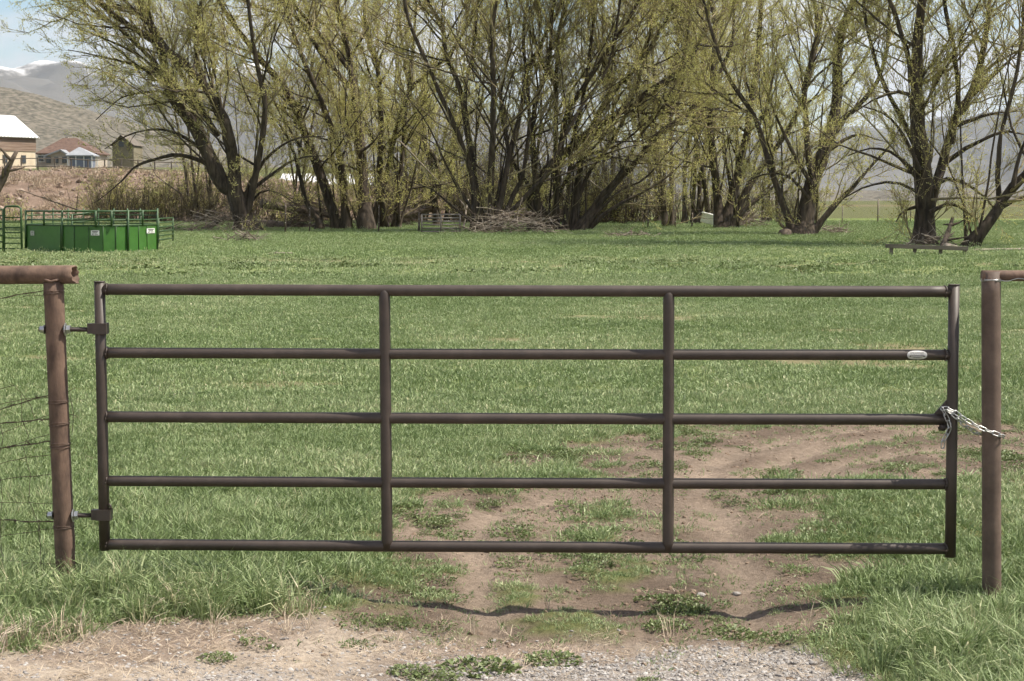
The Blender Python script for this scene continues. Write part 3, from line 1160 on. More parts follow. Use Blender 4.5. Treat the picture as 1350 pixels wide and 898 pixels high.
TREES = [
    ('large leaning willow nearest the green pen, with a broad crown to the left', (327, 305), [
        ([(327, 304), (312, 255), (296, 242), (273, 195), (250, 156), (226, 122), (212, 60), (186, 0)], 30),
        ([(320, 290), (311, 250), (308, 218), (300, 172), (288, 144), (269, 113), (240, 82), (195, 50), (150, 20)], 22),
        ([(300, 246), (262, 165), (248, 130), (205, 97), (170, 84), (130, 74), (92, 66)], 14),
        ([(296, 240), (255, 160), (225, 124), (190, 122), (160, 130), (128, 158)], 9),
        ([(322, 296), (335, 250), (345, 200), (352, 140), (340, 80), (330, 0)], 15),
        ([(310, 250), (272, 216), (234, 204), (203, 210), (178, 220), (160, 240), (125, 268)], 10),
        ([(318, 262), (350, 236), (390, 210), (430, 206)], 8),
        ([(290, 160), (262, 90), (255, 40), (262, 0)], 9),
        ([(300, 246), (262, 195), (220, 172), (175, 176), (140, 196)], 8),
        ([(288, 180), (250, 118), (205, 45), (160, 0)], 9),
        ([(262, 150), (215, 92), (165, 42), (120, 8)], 8),
        ([(240, 125), (190, 78), (140, 52), (98, 36)], 7),
        ([(318, 270), (345, 215), (385, 185), (430, 180)], 8),
        ([(322, 280), (345, 252), (372, 258), (390, 270)], 5),
    ], 1, 1.15),
    ('pair of slanting willow stems leaning left behind the white shed roof', (447, 303), [
        ([(445, 302), (428, 250), (407, 200), (386, 143), (364, 107), (339, 78), (300, 25), (285, 0)], 17),
        ([(457, 300), (450, 240), (443, 200), (428, 153), (414, 114), (396, 75), (382, 36), (370, 0)], 15),
        ([(420, 290), (405, 270), (395, 230), (380, 180), (350, 140), (300, 110)], 12),
    ], 2, .9),
    ('tall straight willow trunk forking high left of centre', (482, 303), [
        ([(482, 303), (478, 250), (475, 214), (471, 160), (464, 100), (453, 43), (443, 0)], 22),
        ([(466, 118), (435, 86), (407, 46), (389, 21), (355, 14)], 9),
        ([(462, 93), (435, 60), (393, 10), (380, 0)], 8),
        ([(475, 200), (492, 188), (502, 172)], 6),
    ], 3, .8),
    ('slim upright willow just right of the tall straight trunk', (507, 301), [
        ([(507, 301), (501, 232), (503, 160), (496, 89), (485, 53), (478, 0)], 14),
        ([(492, 294), (505, 240), (514, 200), (528, 150), (542, 114), (557, 103), (600, 60), (630, 0)], 12),
        ([(521, 296), (525, 250), (528, 214), (532, 170), (540, 100), (548, 0)], 12),
    ], 4, .8),
    ('willow with an arching branch above the grey background gate', (577, 298), [
        ([(577, 297), (573, 250), (571, 214), (560, 189), (540, 110), (530, 30), (528, 0)], 11),
        ([(577, 262), (578, 214), (557, 185), (528, 157), (500, 146), (478, 152), (466, 170)], 9),
        ([(574, 245), (545, 240), (525, 246), (518, 262)], 6),
    ], 5, .8),
    ('dense cluster of willow stems rising from the brush heap at centre', (645, 306), [
        ([(628, 304), (622, 240), (614, 178), (603, 118), (585, 71), (582, 36), (564, 0)], 15),
        ([(635, 304), (618, 225), (596, 160), (571, 107), (545, 50), (530, 0)], 12),
        ([(646, 305), (648, 240), (651, 178), (651, 107), (649, 53), (657, 0)], 14),
        ([(652, 305), (662, 255), (671, 207), (685, 143), (692, 93), (712, 55), (740, 0)], 13),
        ([(640, 304), (626, 250), (612, 190), (606, 120), (618, 60), (625, 0)], 10),
        ([(655, 304), (676, 260), (690, 225), (698, 150), (690, 60), (694, 0)], 10),
        ([(642, 304), (610, 262), (585, 215), (560, 160), (520, 110)], 8),
        ([(650, 304), (690, 262), (722, 225), (760, 150), (800, 90), (815, 0)], 9),
        ([(638, 304), (600, 275), (570, 250), (540, 240)], 6),
    ], 6, .5),
    ('great spreading willow with limbs sweeping low to the right', (735, 305), [
        ([(705, 303), (703, 270), (716, 235), (750, 200), (785, 171), (828, 143), (864, 118), (905, 90), (935, 40), (945, 0)], 18),
        ([(765, 304), (780, 280), (803, 250), (835, 214), (864, 178), (892, 157), (930, 120), (960, 60), (965, 0)], 15),
        ([(775, 303), (800, 280), (830, 262), (878, 235), (914, 200), (935, 160)], 9),
        ([(757, 303), (762, 250), (768, 200), (785, 157), (810, 118), (835, 93), (870, 40), (890, 0)], 15),
        ([(735, 303), (735, 230), (735, 171), (732, 107), (735, 46), (746, 0)], 12),
        ([(715, 303), (706, 232), (707, 143), (725, 89), (732, 36), (735, 0)], 12),
        ([(735, 240), (745, 160), (767, 118), (807, 53), (839, 0)], 10),
        ([(745, 303), (752, 240), (758, 180), (775, 110), (782, 50), (790, 0)], 10),
        ([(725, 290), (760, 215), (815, 190), (860, 150), (880, 105)], 8),
        ([(760, 304), (790, 262), (818, 225), (845, 175), (880, 130), (905, 60), (910, 0)], 9),
        ([(730, 303), (700, 250), (672, 200), (660, 130), (672, 60), (668, 0)], 8),
        ([(770, 304), (812, 255), (850, 235), (890, 190), (925, 150)], 7),
        ([(748, 303), (780, 230), (822, 165), (850, 90), (868, 0)], 9),
    ], 7, .52),
    ('slim forked willow standing apart right of the sweeping limbs', (882, 299), [
        ([(880, 299), (875, 250), (867, 193), (864, 125), (860, 50), (858, 0)], 11),
        ([(886, 299), (886, 240), (885, 200), (887, 143), (895, 60), (900, 0)], 9),
    ], 8, .9),
    ('thin upright willow stems left of the white trough', (912, 296), [
        ([(903, 296), (905, 220), (915, 150), (910, 60), (905, 0)], 9),
        ([(912, 296), (916, 225), (922, 130), (930, 50), (930, 0)], 9),
        ([(935, 296), (928, 235), (917, 196), (905, 100), (890, 20), (885, 0)], 11),
        ([(920, 296), (926, 220), (938, 160), (950, 70), (955, 0)], 9),
    ], 9, .7),
    ('fan of four dark willow trunks right of the white trough', (955, 302), [
        ([(950, 302), (945, 250), (942, 207), (939, 143), (945, 50), (940, 0)], 16),
        ([(956, 302), (968, 245), (978, 200), (985, 150), (995, 60), (1000, 0)], 17),
        ([(961, 302), (988, 245), (1021, 200), (1050, 150), (1070, 80), (1080, 0)], 15),
        ([(964, 301), (985, 275), (1014, 253), (1050, 225), (1085, 200), (1110, 160)], 12),
    ], 10, .85),
    ('stout three-stemmed willow with wide flared roots on the grass', (1060, 310), [
        ([(1057, 310), (1064, 280), (1072, 246), (1087, 204), (1105, 140), (1110, 60), (1130, 0)], 30),
        ([(1046, 308), (1034, 278), (1024, 252), (1008, 203), (992, 157), (962, 110), (941, 60), (925, 5)], 14),
        ([(1070, 308), (1095, 275), (1125, 242), (1150, 215), (1180, 180), (1200, 130)], 14),
        ([(1072, 246), (1065, 190), (1060, 120), (1075, 50), (1070, 0)], 11),
        ([(1100, 165), (1140, 130), (1165, 80), (1170, 0)], 9),
        ([(1072, 246), (1040, 192), (1020, 142), (1002, 100)], 8),
        ([(1090, 200), (1130, 178), (1165, 186)], 7),
        ([(1066, 262), (1040, 232), (1010, 230), (985, 240)], 6),
    ], 11, 1.25),
    ('thick-trunked willow standing nearest at right behind the low plank platform', (1218, 324), [
        ([(1218, 324), (1217, 285), (1216, 246), (1210, 190), (1209, 150), (1207, 76), (1212, 0)], 33),
        ([(1222, 290), (1232, 258), (1250, 197), (1269, 144), (1299, 114), (1330, 83), (1365, 50)], 21),
        ([(1266, 150), (1276, 130), (1290, 95), (1303, 38), (1307, 0)], 14),
        ([(1207, 130), (1203, 112), (1193, 57), (1178, 5)], 10),
        ([(1245, 215), (1280, 193), (1326, 174), (1365, 180)], 10),
        ([(1232, 250), (1245, 236), (1273, 242), (1303, 265), (1315, 290)], 9),
        ([(1210, 150), (1195, 122), (1159, 129), (1114, 159)], 8),
        ([(1255, 190), (1262, 120), (1255, 60), (1245, 0)], 9),
        ([(1226, 280), (1255, 268), (1285, 285), (1300, 292)], 7),
        ([(1212, 272), (1190, 278), (1178, 292)], 5),
        ([(1214, 235), (1180, 205), (1150, 196), (1118, 206)], 7),
        ([(1212, 205), (1185, 150), (1160, 100), (1140, 30), (1135, 0)], 8),
        ([(1262, 165), (1300, 152), (1345, 146)], 8),
        ([(1213, 225), (1190, 175), (1165, 150), (1135, 140)], 6),
        ([(1225, 262), (1180, 240), (1140, 246), (1110, 262)], 5),
    ], 12, 1.5),
    ('willow leaning steeply out of the frame at far right', (1280, 326), [
        ([(1278, 327), (1303, 295), (1326, 258), (1350, 231), (1385, 190), (1410, 120), (1420, 0)], 22),
        ([(1316, 275), (1318, 230), (1322, 180), (1340, 110), (1350, 40), (1352, 0)], 8),
        ([(1335, 248), (1345, 200), (1365, 150)], 9),
    ], 13, 1.0),
]
total = 0
for row in TREES:
    r_, k_ = make_tree(*row[:5])
    total += k_
# thinner trees standing behind
BACK = [('thin background willow seen behind the leaning pair at left', (395, 292), 117, 21), ('thin background willow behind the tall straight trunk', (465, 291), 119, 22),
        ('thin background willow between the slim trunks and the grey gate', (545, 291), 118, 23), ('thin background willow left of the central stems', (598, 291), 118, 24),
        ('thin background willow right of the central stems', (690, 291), 119, 25), ('thin background willow between the sweeping limbs', (800, 290), 120, 26),
        ('thin background willow behind the slim forked willow', (862, 291), 118, 27), ('thin background willow behind the fan of trunks', (985, 290), 121, 28),
        ('thin background willow left of the stout three-stemmed willow', (1025, 290), 122, 29), ('thin background willow behind the leaning willow nearest the pen', (262, 291), 118, 30)]
for lab, b_, dep, sd_ in BACK:
    g = random.Random(sd_)
    st = []
    for k in range(3):
        x0 = b_[0] + g.uniform(-16, 16)
        l = g.uniform(-85, 85)
        st.append(([(x0, b_[1]), (x0 + l * .2, 230), (x0 + l * .5, 150), (x0 + l * .8 + g.uniform(-10, 10), 70), (x0 + l, 20)], g.uniform(4, 7.5)))
    r_, k_ = make_tree(lab, b_, st, sd_, leaf=.5, depth=dep, nm='background_tree', group='thin trees behind the willows', n2=1.5, zmax=13.5, leaves=9, tw=.019, extra=2)
    total += k_
print('twigs', total)


# ------------------------------------------------------------------ buildings on the bench above the bank
def quad(a, b_, c, d):
    return MB().add([a, b_, c, d], [(0, 1, 2, 3)])


def slab(pts, th):
    """a thin solid plate through 4 (or 3) points"""
    pts = [Vector(p) for p in pts]
    nrm = (pts[1] - pts[0]).cross(pts[2] - pts[0]).normalized() * th
    n = len(pts)
    v = pts + [p - nrm for p in pts]
    f = [tuple(range(n)), tuple(range(2 * n - 1, n - 1, -1))]
    for i in range(n):
        j = (i + 1) % n
        f.append((i, i + n, j + n, j))
    return MB().add(v, f)


# barn
bc = G(47, 219, 232)
bz = bc.z - .4
A = Vector((-1, -2, 0)).normalized()
B = Vector((-2, 1, 0)).normalized()
U3 = Vector((0, 0, 1))
WH, WD, LEN, RISE = 3.75, 7.0, 13.0, 2.55
barn = thing('barn', (bc.x, bc.y, bz), 'large old barn with white metal roof over brown siding at left edge', 'barn')
o3 = Vector((bc.x, bc.y, bz))


def bp3(a, b_, c):
    return o3 + A * a + B * b_ + U3 * c


mb = MB()
mb.add([bp3(0, 0, 0), bp3(LEN, 0, 0), bp3(LEN, 0, 2.15), bp3(0, 0, 2.15), bp3(0, WD, 0), bp3(LEN, WD, 0), bp3(LEN, WD, 2.15), bp3(0, WD, 2.15)],
       [(0, 1, 2, 3), (5, 4, 7, 6), (1, 5, 6, 2), (4, 0, 3, 7)])
mb.build('lower_wall', M['barn_c'], barn, False)
mb = MB()
h0, h1 = 2.15, WH + .35
ov = .05
mb.add([bp3(-ov, -ov, h0), bp3(LEN + ov, -ov, h0), bp3(LEN + ov, -ov, h1), bp3(-ov, -ov, h1), bp3(-ov, WD + ov, h0), bp3(LEN + ov, WD + ov, h0), bp3(LEN + ov, WD + ov, h1), bp3(-ov, WD + ov, h1),
        bp3(-ov, WD / 2, h1 + RISE - .08), bp3(LEN + ov, WD / 2, h1 + RISE - .08)], [(0, 1, 2, 3), (5, 4, 7, 6), (1, 5, 6, 9, 2), (4, 0, 3, 8, 7), (0, 4, 5, 1)])
upper = mb.build('upper_wall', M['barn_w'], barn, False)
for k in range(6):                                    # rows of lap boards standing proud of each other
    z0 = 2.17 + k * .30
    mb = MB()
    mb.add([bp3(-.06, -.055, z0), bp3(LEN, -.055, z0), bp3(LEN, -.055, z0 + .29), bp3(-.06, -.055, z0 + .29), bp3(-.06, -.085, z0), bp3(LEN, -.085, z0), bp3(LEN, -.062, z0 + .29), bp3(-.06, -.062, z0 + .29)],
           [(4, 5, 6, 7), (0, 4, 7, 3), (1, 2, 6, 5), (0, 1, 5, 4), (3, 7, 6, 2)])
    mb.build('siding_board', M['barn_w'], upper, False)
e = .45
roof = slab([bp3(-.35, -e, h1 - e * .55), bp3(LEN + .3, -e, h1 - e * .55), bp3(LEN + .3, WD / 2, h1 + RISE), bp3(-.35, WD / 2, h1 + RISE)], -.08).build('roof', M['roof_w'], barn, False)
slab([bp3(-.35, WD + e, h1 - e * .55), bp3(-.35, WD / 2, h1 + RISE + .002), bp3(LEN + .3, WD / 2, h1 + RISE + .002), bp3(LEN + .3, WD + e, h1 - e * .55)], -.08).build('roof', M['roof_w'], barn, False)
for k in range(22):
    mb = MB()
    c_ = bp3(-.1 + k * .6, -.25, h1 - .20)
    mb.box(c_, (.12, .4, .14), Matrix((A, B, U3)).transposed())
    mb.build('rafter_tail', M['board'], barn, False)
for a_, w_, h_ in ((2.2, .8, 1.0), (5.5, .8, 1.0)):
    mb = MB()
    mb.box(bp3(a_, -.02, 1.2), (w_, .12, h_), Matrix((A, B, U3)).transposed())
    wi = mb.build('window', M['board'], barn, False)
    mb = MB()
    mb.box(bp3(a_, -.06, 1.2), (w_ - .16, .08, h_ - .16), Matrix((A, B, U3)).transposed())
    mb.build('pane', M['glass'], wi, False)


# house with hip roof
def hip_building(name, label, cat, px0, px1, ridge0, ridge1, y_ridge, y_eave, y_base, dep, depth_len, wall_m, roof_m, wins=(), posts=0):
    l, r = G(px0, y_eave, dep), G(px1, y_eave, dep)
    zb = G(px0, y_base, dep).z - 1.2
    zr = G(px0, y_ridge, dep + depth_len / 2).z
    rl, rr_ = G(ridge0, y_ridge, dep + depth_len / 2), G(ridge1, y_ridge, dep + depth_len / 2)
    t = thing(name, ((l.x + r.x) / 2, dep, zb), label, cat)
    ze = l.z
    if posts == 0:
        mb = MB()
        mb.box(((l.x + r.x) / 2, dep + depth_len / 2, (zb + ze) / 2), (r.x - l.x - .9, depth_len - .9, ze - zb))
        mb.build('wall', wall_m, t, False)
    else:
        for k in range(posts):
            for yy in (dep + .3, dep + depth_len - .3):
                mb = MB()
                mb.box((l.x + .3 + (r.x - l.x - .6) * k / (posts - 1), yy, (zb + ze) / 2), (.14, .14, ze - zb))
                mb.build('post', M['white'], t, False)
        mb = MB()
        mb.box(((l.x + r.x) / 2, dep + depth_len / 2, (zb + ze) / 2), (r.x - l.x - 1.0, depth_len - 1.0, ze - zb))
        mb.build('screen', wall_m, t, False)
    q = [(l.x, dep, ze), (r.x, dep, ze), (r.x, dep + depth_len, ze), (l.x, dep + depth_len, ze)]
    a_, b2 = (rl.x, dep + depth_len / 2, zr), (rr_.x, dep + depth_len / 2, zr)
    mb = MB()
    v = q + [a_, b2] + [(p[0], p[1], p[2] - .18) for p in q]
    mb.add(v, [(0, 1, 5, 4), (1, 2, 5), (2, 3, 4, 5), (3, 0, 4), (0, 6, 7, 1), (1, 7, 8, 2), (2, 8, 9, 3), (3, 9, 6, 0), (6, 9, 8, 7)])
    ro = mb.build('roof', roof_m, t, False)
    for (xa, ya, w_, h_) in wins:
        c_ = G(xa, ya, dep + .40)
        mb = MB()
        mb.box(c_, (w_, .16, h_))
        wi = mb.build('window', M['white'], t, False)
        mb = MB()
        mb.box(c_ - Vector((0, .05, 0)), (w_ - .2, .12, h_ - .2))
        mb.build('pane', M['glass'], wi, False)
    return t, ro


house, hr = hip_building('house', 'tan house with red brown hipped shingle roof right of the barn', 'house', 46, 128, 83, 101, 182, 202, 218, 300, 10, M['stucco'], M['shingle'],
                         ((54, 209, 1.1, 1.1), (70, 210, 1.0, .9)))
mb = MB()
mb.box(G(88, 184, 306), (.5, .5, .8))
mb.build('vent', M['stucco'], hr, False)
# gabled porch in front of the house (part of the house)
pl, pr_p, pt = G(58, 205, 297.5), G(93, 205, 297.5), G(80, 197, 297.5)
pb = G(58, 219, 297.5).z - 1
mb = MB()
mb.add([(pl.x + .3, 297.8, pb), (pr_p.x - .3, 297.8, pb), (pr_p.x - .3, 297.8, pl.z), (pt.x, 297.8, pt.z - .1), (pl.x + .3, 297.8, pl.z), (pl.x + .3, 301, pb), (pr_p.x - .3, 301, pb), (pr_p.x - .3, 301, pl.z), (pt.x, 301, pt.z - .1), (pl.x + .3, 301, pl.z)],
       [(0, 1, 2, 3, 4), (0, 4, 9, 5), (1, 6, 7, 2)])
mb.build('porch_wall', M['stucco'], house, False)
for p_, q_ in ((pl, pt), (pt, pr_p)):
    slab([(p_.x, 297.2, p_.z), (q_.x, 297.2, q_.z), (q_.x, 302, q_.z), (p_.x, 302, p_.z)], .22).build('porch_roof', M['trim'], house, False)
for xa in (64, 74, 85):
    c_ = G(xa, 211, 297.7)
    mb = MB()
    mb.box(c_, (.7, .2, 1.0))
    mb.build('window', M['glass'], house, False)
hip_building('gazebo', 'small gazebo with pale metal hip roof in front of the house', 'gazebo', 86, 123, 104, 105.5, 194, 204.5, 219, 285, 4.2, M['screen'], M['trim'], (), 4)
# olive gabled shed behind the twigs
sl, sr, st_ = G(146, 193, 250), G(178, 193, 250), G(160, 179, 250)
sb = G(146, 220, 250).z - 1
shed = thing('gabled_shed', ((sl.x + sr.x) / 2, 250, sb), 'olive wooden gabled shed half hidden by twigs right of the house', 'shed')
mb = MB()
mb.add([(sl.x + .2, 250, sb), (sr.x - .2, 250, sb), (sr.x - .2, 250, sl.z), (st_.x, 250, st_.z), (sl.x + .2, 250, sl.z), (sl.x + .2, 256, sb), (sr.x - .2, 256, sb), (sr.x - .2, 256, sl.z), (st_.x, 256, st_.z), (sl.x + .2, 256, sl.z)],
       [(0, 1, 2, 3, 4), (9, 8, 7, 6, 5), (0, 4, 9, 5), (1, 6, 7, 2)])
mb.build('wall', M['olive'], shed, False)
for p_, q_ in ((sl, st_), (st_, sr)):
    slab([(p_.x, 249.5, p_.z + .12), (q_.x, 249.5, q_.z + .12), (q_.x, 256.5, q_.z + .12), (p_.x, 256.5, p_.z + .12)], .1).build('roof', M['fence_wood'], shed, False)
mb = MB()
mb.box(G(160, 190, 249.95), (.6, .1, .7))
mb.build('window', M['glass'], shed, False)
# long low shed behind the willows
wl0, wl1 = G(366, 244, 152), G(492, 244, 152)
wz = hz((wl0.x + wl1.x) / 2, 152)
ws = thing('long_shed', ((wl0.x + wl1.x) / 2, 152, wz), 'long low shed whose white roof shows between the willow trunks', 'shed')
ztop = G(366, 229, 155).z
zlow = G(366, 243, 152).z
mb = MB()
mb.box(((wl0.x + wl1.x) / 2, 154.3, (wz + zlow) / 2 - .1), (wl1.x - wl0.x - .4, 4.0, zlow - wz + .2))
mb.build('wall', M['fence_wood'], ws, False)
npan = 8
for k in range(npan):
    xa, xb = wl0.x + (wl1.x - wl0.x) * k / npan, wl0.x + (wl1.x - wl0.x) * (k + 1) / npan - .03
    slab([(xa, 151.8, zlow), (xb, 151.8, zlow), (xb, 155.4, ztop), (xa, 155.4, ztop)], .06).build('roof_panel', M['roof_w'], ws, False)

# fence along the top of the bank
ff = thing('rail_fence', (G(90, 216, 139).x, 139, hz(G(90, 216, 139).x, 139)), 'thin dark rail fence along the top of the brown bank', 'fence')
for k, px in enumerate(range(-60, 340, 22)):
    p = G(px, 216, 139.5)
    z0 = hz(p.x, p.y)
    mb = MB()
    mb.box((p.x, p.y, z0 + .45), (.09, .09, 1.1))
    mb.build('post', M['fence_wood'], ff, False)
for hh in (.35, .92):
    mb = MB()
    pts = []
    for px in range(-60, 341, 20):
        p = G(px, 216, 139.4)
        pts.append((p.x, p.y, hz(p.x, 139.5) + hh))
    mb.tube(pts, .035, 5)
    mb.build('rail', M['fence_wood'], ff)

# ------------------------------------------------------------------ green sweep tub and panels
TD = gy(334)
tub = thing('cattle_sweep_tub', (G(120, 334, TD).x, TD, hz(G(120, 334, TD).x, TD)), 'green steel cattle sweep tub with curved solid panels and white labels', 'cattle pen')


def tp(px, py, off):
    """a spot of the tub: horizontal place by px at its own distance, height by py at the front distance"""
    q = G(px, py, TD)
    f = (TD + off) / TD
    return Vector((q.x * f, TD + off, q.z))


PLAN = [(34, .9), (80, -.25), (98, -.55), (117, -.68), (136, -.68), (153, -.52), (170, -.20), (183, .15), (194, .60), (207.5, 1.45)]
for k in range(len(PLAN) - 1):
    (a, oa), (c, oc) = PLAN[k], PLAN[k + 1]
    zt, zb = 297.5, 331.5
    p = [tp(a + .25, zb, oa), tp(c - .25, zb, oc), tp(c - .25, zt, oc), tp(a + .25, zt, oa)]
    pn = slab(p, .012).build('solid_panel', M['green'], tub, False)
    # flange and pressed edge
    mb = MB()
    mb.tube([tp(c, zt, oc) + Vector((0, -.01, 0)), tp(c, zb, oc) + Vector((0, -.01, 0))], .012, 6)
    mb.build('seam', M['green_d'], pn)
for zt in (278.5, 290, 297, 331.8):
    mb = MB()
    mb.tube([tp(a, zt, oa) for a, oa in PLAN], .026 if zt < 297.5 and zt != 290 else .020, 8)
    mb.build('rail', M['green_d'], tub)
for a, oa, y0, y1 in ((34, .9, 278, 335), (82, -.28, 277, 337.5), (126, -.70, 278, 299), (169, -.24, 277, 336), (207.5, 1.45, 275, 331.5), (188, .35, 277, 298), (147, -.6, 278, 298), (58, .3, 279, 298)):
    mb = MB()
    mb.tube([tp(a, y0, oa - .03), tp(a, y1, oa - .03)], .034, 8)
    mb.build('post', M['green_d'], tub)
# far side of the pen
BACKP = [(34, .9), (42, 2.6), (70, 3.9), (110, 4.5), (150, 4.3), (185, 3.4), (207.5, 1.45)]
for zt in (279.5, 285, 291, 297, 304):
    mb = MB()
    mb.tube([tp(a, zt, oa) for a, oa in BACKP], .022, 6)
    mb.build('back_rail', M['green_d'], tub)
for a, oa in BACKP[1:-1] + [(90, 4.2), (130, 4.4), (168, 3.9)]:
    mb = MB()
    mb.tube([tp(a, 276, oa), tp(a, 334, oa)], .028, 6)
    mb.build('back_post', M['green_d'], tub)
mb = MB()        # cross bars of the crowding gate inside
mb.tube([tp(95, 284, 1.0), tp(120, 281, 1.9), tp(150, 279, 2.6)], .026, 6)
mb.tube([tp(95, 294, 1.0), tp(150, 290, 2.6)], .026, 6)
mb.tube([tp(95, 283, 1.0), tp(95, 330, 1.0)], .03, 6)
mb.build('crowding_gate', M['green_d'], tub)
for xa, ya, w_, h_, off in ((125.5, 306.5, 11, 6.5, -.72), (198, 305, 5, 6.5, .84), (43.5, 308, 6, 6, .60)):
    c_ = tp(xa, ya, off)
    sc_ = TD / F_PX
    # direction of the panel under the label
    i = max(j for j in range(len(PLAN) - 1) if PLAN[j][0] <= xa)
    d_ = (tp(PLAN[i + 1][0], 300, PLAN[i + 1][1]) - tp(PLAN[i][0], 300, PLAN[i][1]))
    t_ = (xa - PLAN[i][0]) / (PLAN[i + 1][0] - PLAN[i][0])
    c_ = tp(PLAN[i][0], ya, PLAN[i][1]).lerp(tp(PLAN[i + 1][0], ya, PLAN[i + 1][1]), t_)
    d_.z = 0
    wd = w_ * sc_ * d_.length / (abs(d_.x) + 1e-6)
    d_.normalize()
    nn_ = Vector((d_.y, -d_.x, 0))
    hh = h_ * sc_ / 2

    def lp(s, t2, lift):
        return c_ + d_ * s * wd / 2 + U3 * t2 * hh + nn_ * lift
    lo = slab([lp(-1, -1, .02), lp(1, -1, .02), lp(1, 1, .02), lp(-1, 1, .02)], .008).build('label_plate', M['white'], tub, False)
    mb = MB()
    for (s0, s1, t0, t1) in ((-.7, .7, .35, .7), (-.6, .5, -.1, .15), (-.75, -.35, -.7, -.35), (-.1, .65, -.65, -.4)):
        mb.add([lp(s0, t0, .024), lp(s1, t0, .024), lp(s1, t1, .024), lp(s0, t1, .024)], [(0, 1, 2, 3)])
    mb.build('print', M['ink'], lo, False)


def corral_panel(label, pxa, pxb, y_top, y_bot, offa, offb, rails, mat_, name='corral_fence', dep=None, r=.022, arch=False, mids=0):
    d = dep or TD

    def q(px, py, off):
        p = G(px, py, d)
        f = (d + off) / d
        return Vector((p.x * f, d + off, p.z))
    base = q((pxa + pxb) / 2, y_bot, (offa + offb) / 2)
    t = thing(name, (base.x, base.y, hz(base.x, base.y)), label, 'livestock panel', 'livestock panels by the trees')
    for k in range(rails):
        yy = y_top + (y_bot - y_top) * (k / (rails - 1)) * .88
        mb = MB()
        mb.tube([q(pxa, yy, offa), q(pxb, yy, offb)], r, 8)
        mb.build('rail', mat_, t)
    for px, off in [(pxa, offa), (pxb, offb)] + [(pxa + (pxb - pxa) * (k + 1) / (mids + 1), offa + (offb - offa) * (k + 1) / (mids + 1)) for k in range(mids)]:
        mb = MB()
        mb.tube([q(px, y_top - .3, off), q(px, y_bot, off)], r * 1.15, 8)
        mb.build('upright', mat_, t)
    return t


ga = thing('corral_gate', (G(17, 336, TD).x, TD, hz(G(17, 336, TD).x, TD)), 'green arched walk-through corral gate at the left end of the tub', 'livestock panel', 'livestock panels by the trees')
mb = MB()
arch = [tp(5.5, 336, .3), tp(5.5, 290, .3), tp(5.8, 275, .3), tp(8, 272.5, .3), tp(16, 272, .25), tp(24, 272.5, .2), tp(27.5, 275, .15), tp(28, 290, .15), tp(29, 337.5, .1)]
mb.tube(arch, .032, 8)
mb.build('arch', M['green_d'], ga)
for yy in (287, 293, 300, 307, 314, 321, 328):
    mb = MB()
    mb.tube([tp(5.5, yy, .28), tp(28, yy, .15)], .02, 6)
    mb.build('rail', M['green_d'], ga)
corral_panel('green corral panel running out of frame left of the arched gate', -95, 4, 276, 335, .5, .3, 7, M['green_d'], mids=2)
corral_panel('short green corral panel at the right end of the tub', 209, 228, 289.5, 322.5, 2.0, 4.5, 6, M['green_d'], mids=0)
corral_panel('grey tube gate standing at the foot of the central trunks', 556, 606.5, 283, 308.5, .0, .3, 6, M['galv'], name='tube_gate', dep=gy(307), r=.032, mids=1)

# ------------------------------------------------------------------ things lying about the trees
def stick(p0, p1, r0, r1, m, name, label, cat, group=None, n=9, wob=.04, forks=0, seed=0, stub=True):
    g = np.random.default_rng(seed)
    p0, p1 = np.array(p0), np.array(p1)
    L0 = np.linalg.norm(p1 - p0)
    t = np.linspace(0, 1, n)[:, None]
    p = p0 + (p1 - p0) * t + np.cumsum(g.normal(size=(n, 3)) * wob * L0 / n, axis=0) * np.array([1, 1, .6])
    ts = TubeSet()
    rr = np.linspace(r0, r1, n) * (1 + g.normal(size=n) * .06)
    e0, e1 = unit(p[0] - p[1]) * r0 * .15, unit(p[-1] - p[-2]) * r1 * .15
    ts.add(np.vstack([p[0] + e0, p, p[-1] + e1]), np.concatenate([[.004], rr, [.004]]), 8)
    for k in range(forks):
        i = g.integers(2, n - 1)
        d = side_dir(unit(p[i] - p[i - 1]), R(g.uniform(25, 60)), g)
        d[2] = abs(d[2]) * .7
        q = shoot(p[i], unit(d), L0 * g.uniform(.15, .4), 5, .03, .15, g)
        ts.add(q, np.linspace(min(r1 * 1.2, r0 * .5), .008, 5), 5)
    me = ts.mesh(name)
    o = bpy.data.objects.new(name, me)
    C.objects.link(o)
    me.materials.append(m)
    # origin at the foot
    o.location = tuple(p0)
    me.transform(Matrix.Translation(Vector(p0)).inverted())
    return tag(o, label, cat, group)


def gpt(px, py, up=0.0, dd=0.0):
    d = gy(py) + dd
    p = G(px, py, d)
    return (p.x, p.y, hz(p.x, p.y) + up)


def air(px, py, d):
    return tuple(G(px, py, d))


stick(gpt(268, 303), air(300, 285, 92), .16, .08, M['dead_d'], 'fallen_log', 'dark fallen log beside the foot of the willow nearest the pen', 'log', 'fallen logs', forks=3, seed=1)
stick(air(345, 268, 96), air(440, 284, 98), .26, .20, M['dead_d'], 'fallen_log', 'thick dark fallen trunk lying below the white shed roof', 'log', 'fallen logs', forks=2, seed=2)
stick(air(335, 296, 99), air(430, 302, 97), .30, .22, M['dead_d'], 'fallen_log', 'dark log on the grass left of the leaning pair of stems', 'log', 'fallen logs', forks=2, seed=3)
stick(air(527, 284, 104), air(582, 273, 106), .26, .16, M['dead_d'], 'fallen_log', 'charred looking broken log above the grey tube gate', 'log', 'fallen logs', forks=2, seed=4)
stick(air(610, 308, 92), air(618, 262, 94), .055, .03, M['dead'], 'dead_branch', 'pale bare branch leaning beside the grey tube gate', 'branch', 'dead branches', forks=2, seed=5)
stick(air(527, 186, 95), air(578, 240, 96), .05, .035, M['dead'], 'dead_branch', 'pale broken branch hung slanting above the grey gate', 'branch', 'dead branches', forks=1, seed=6)
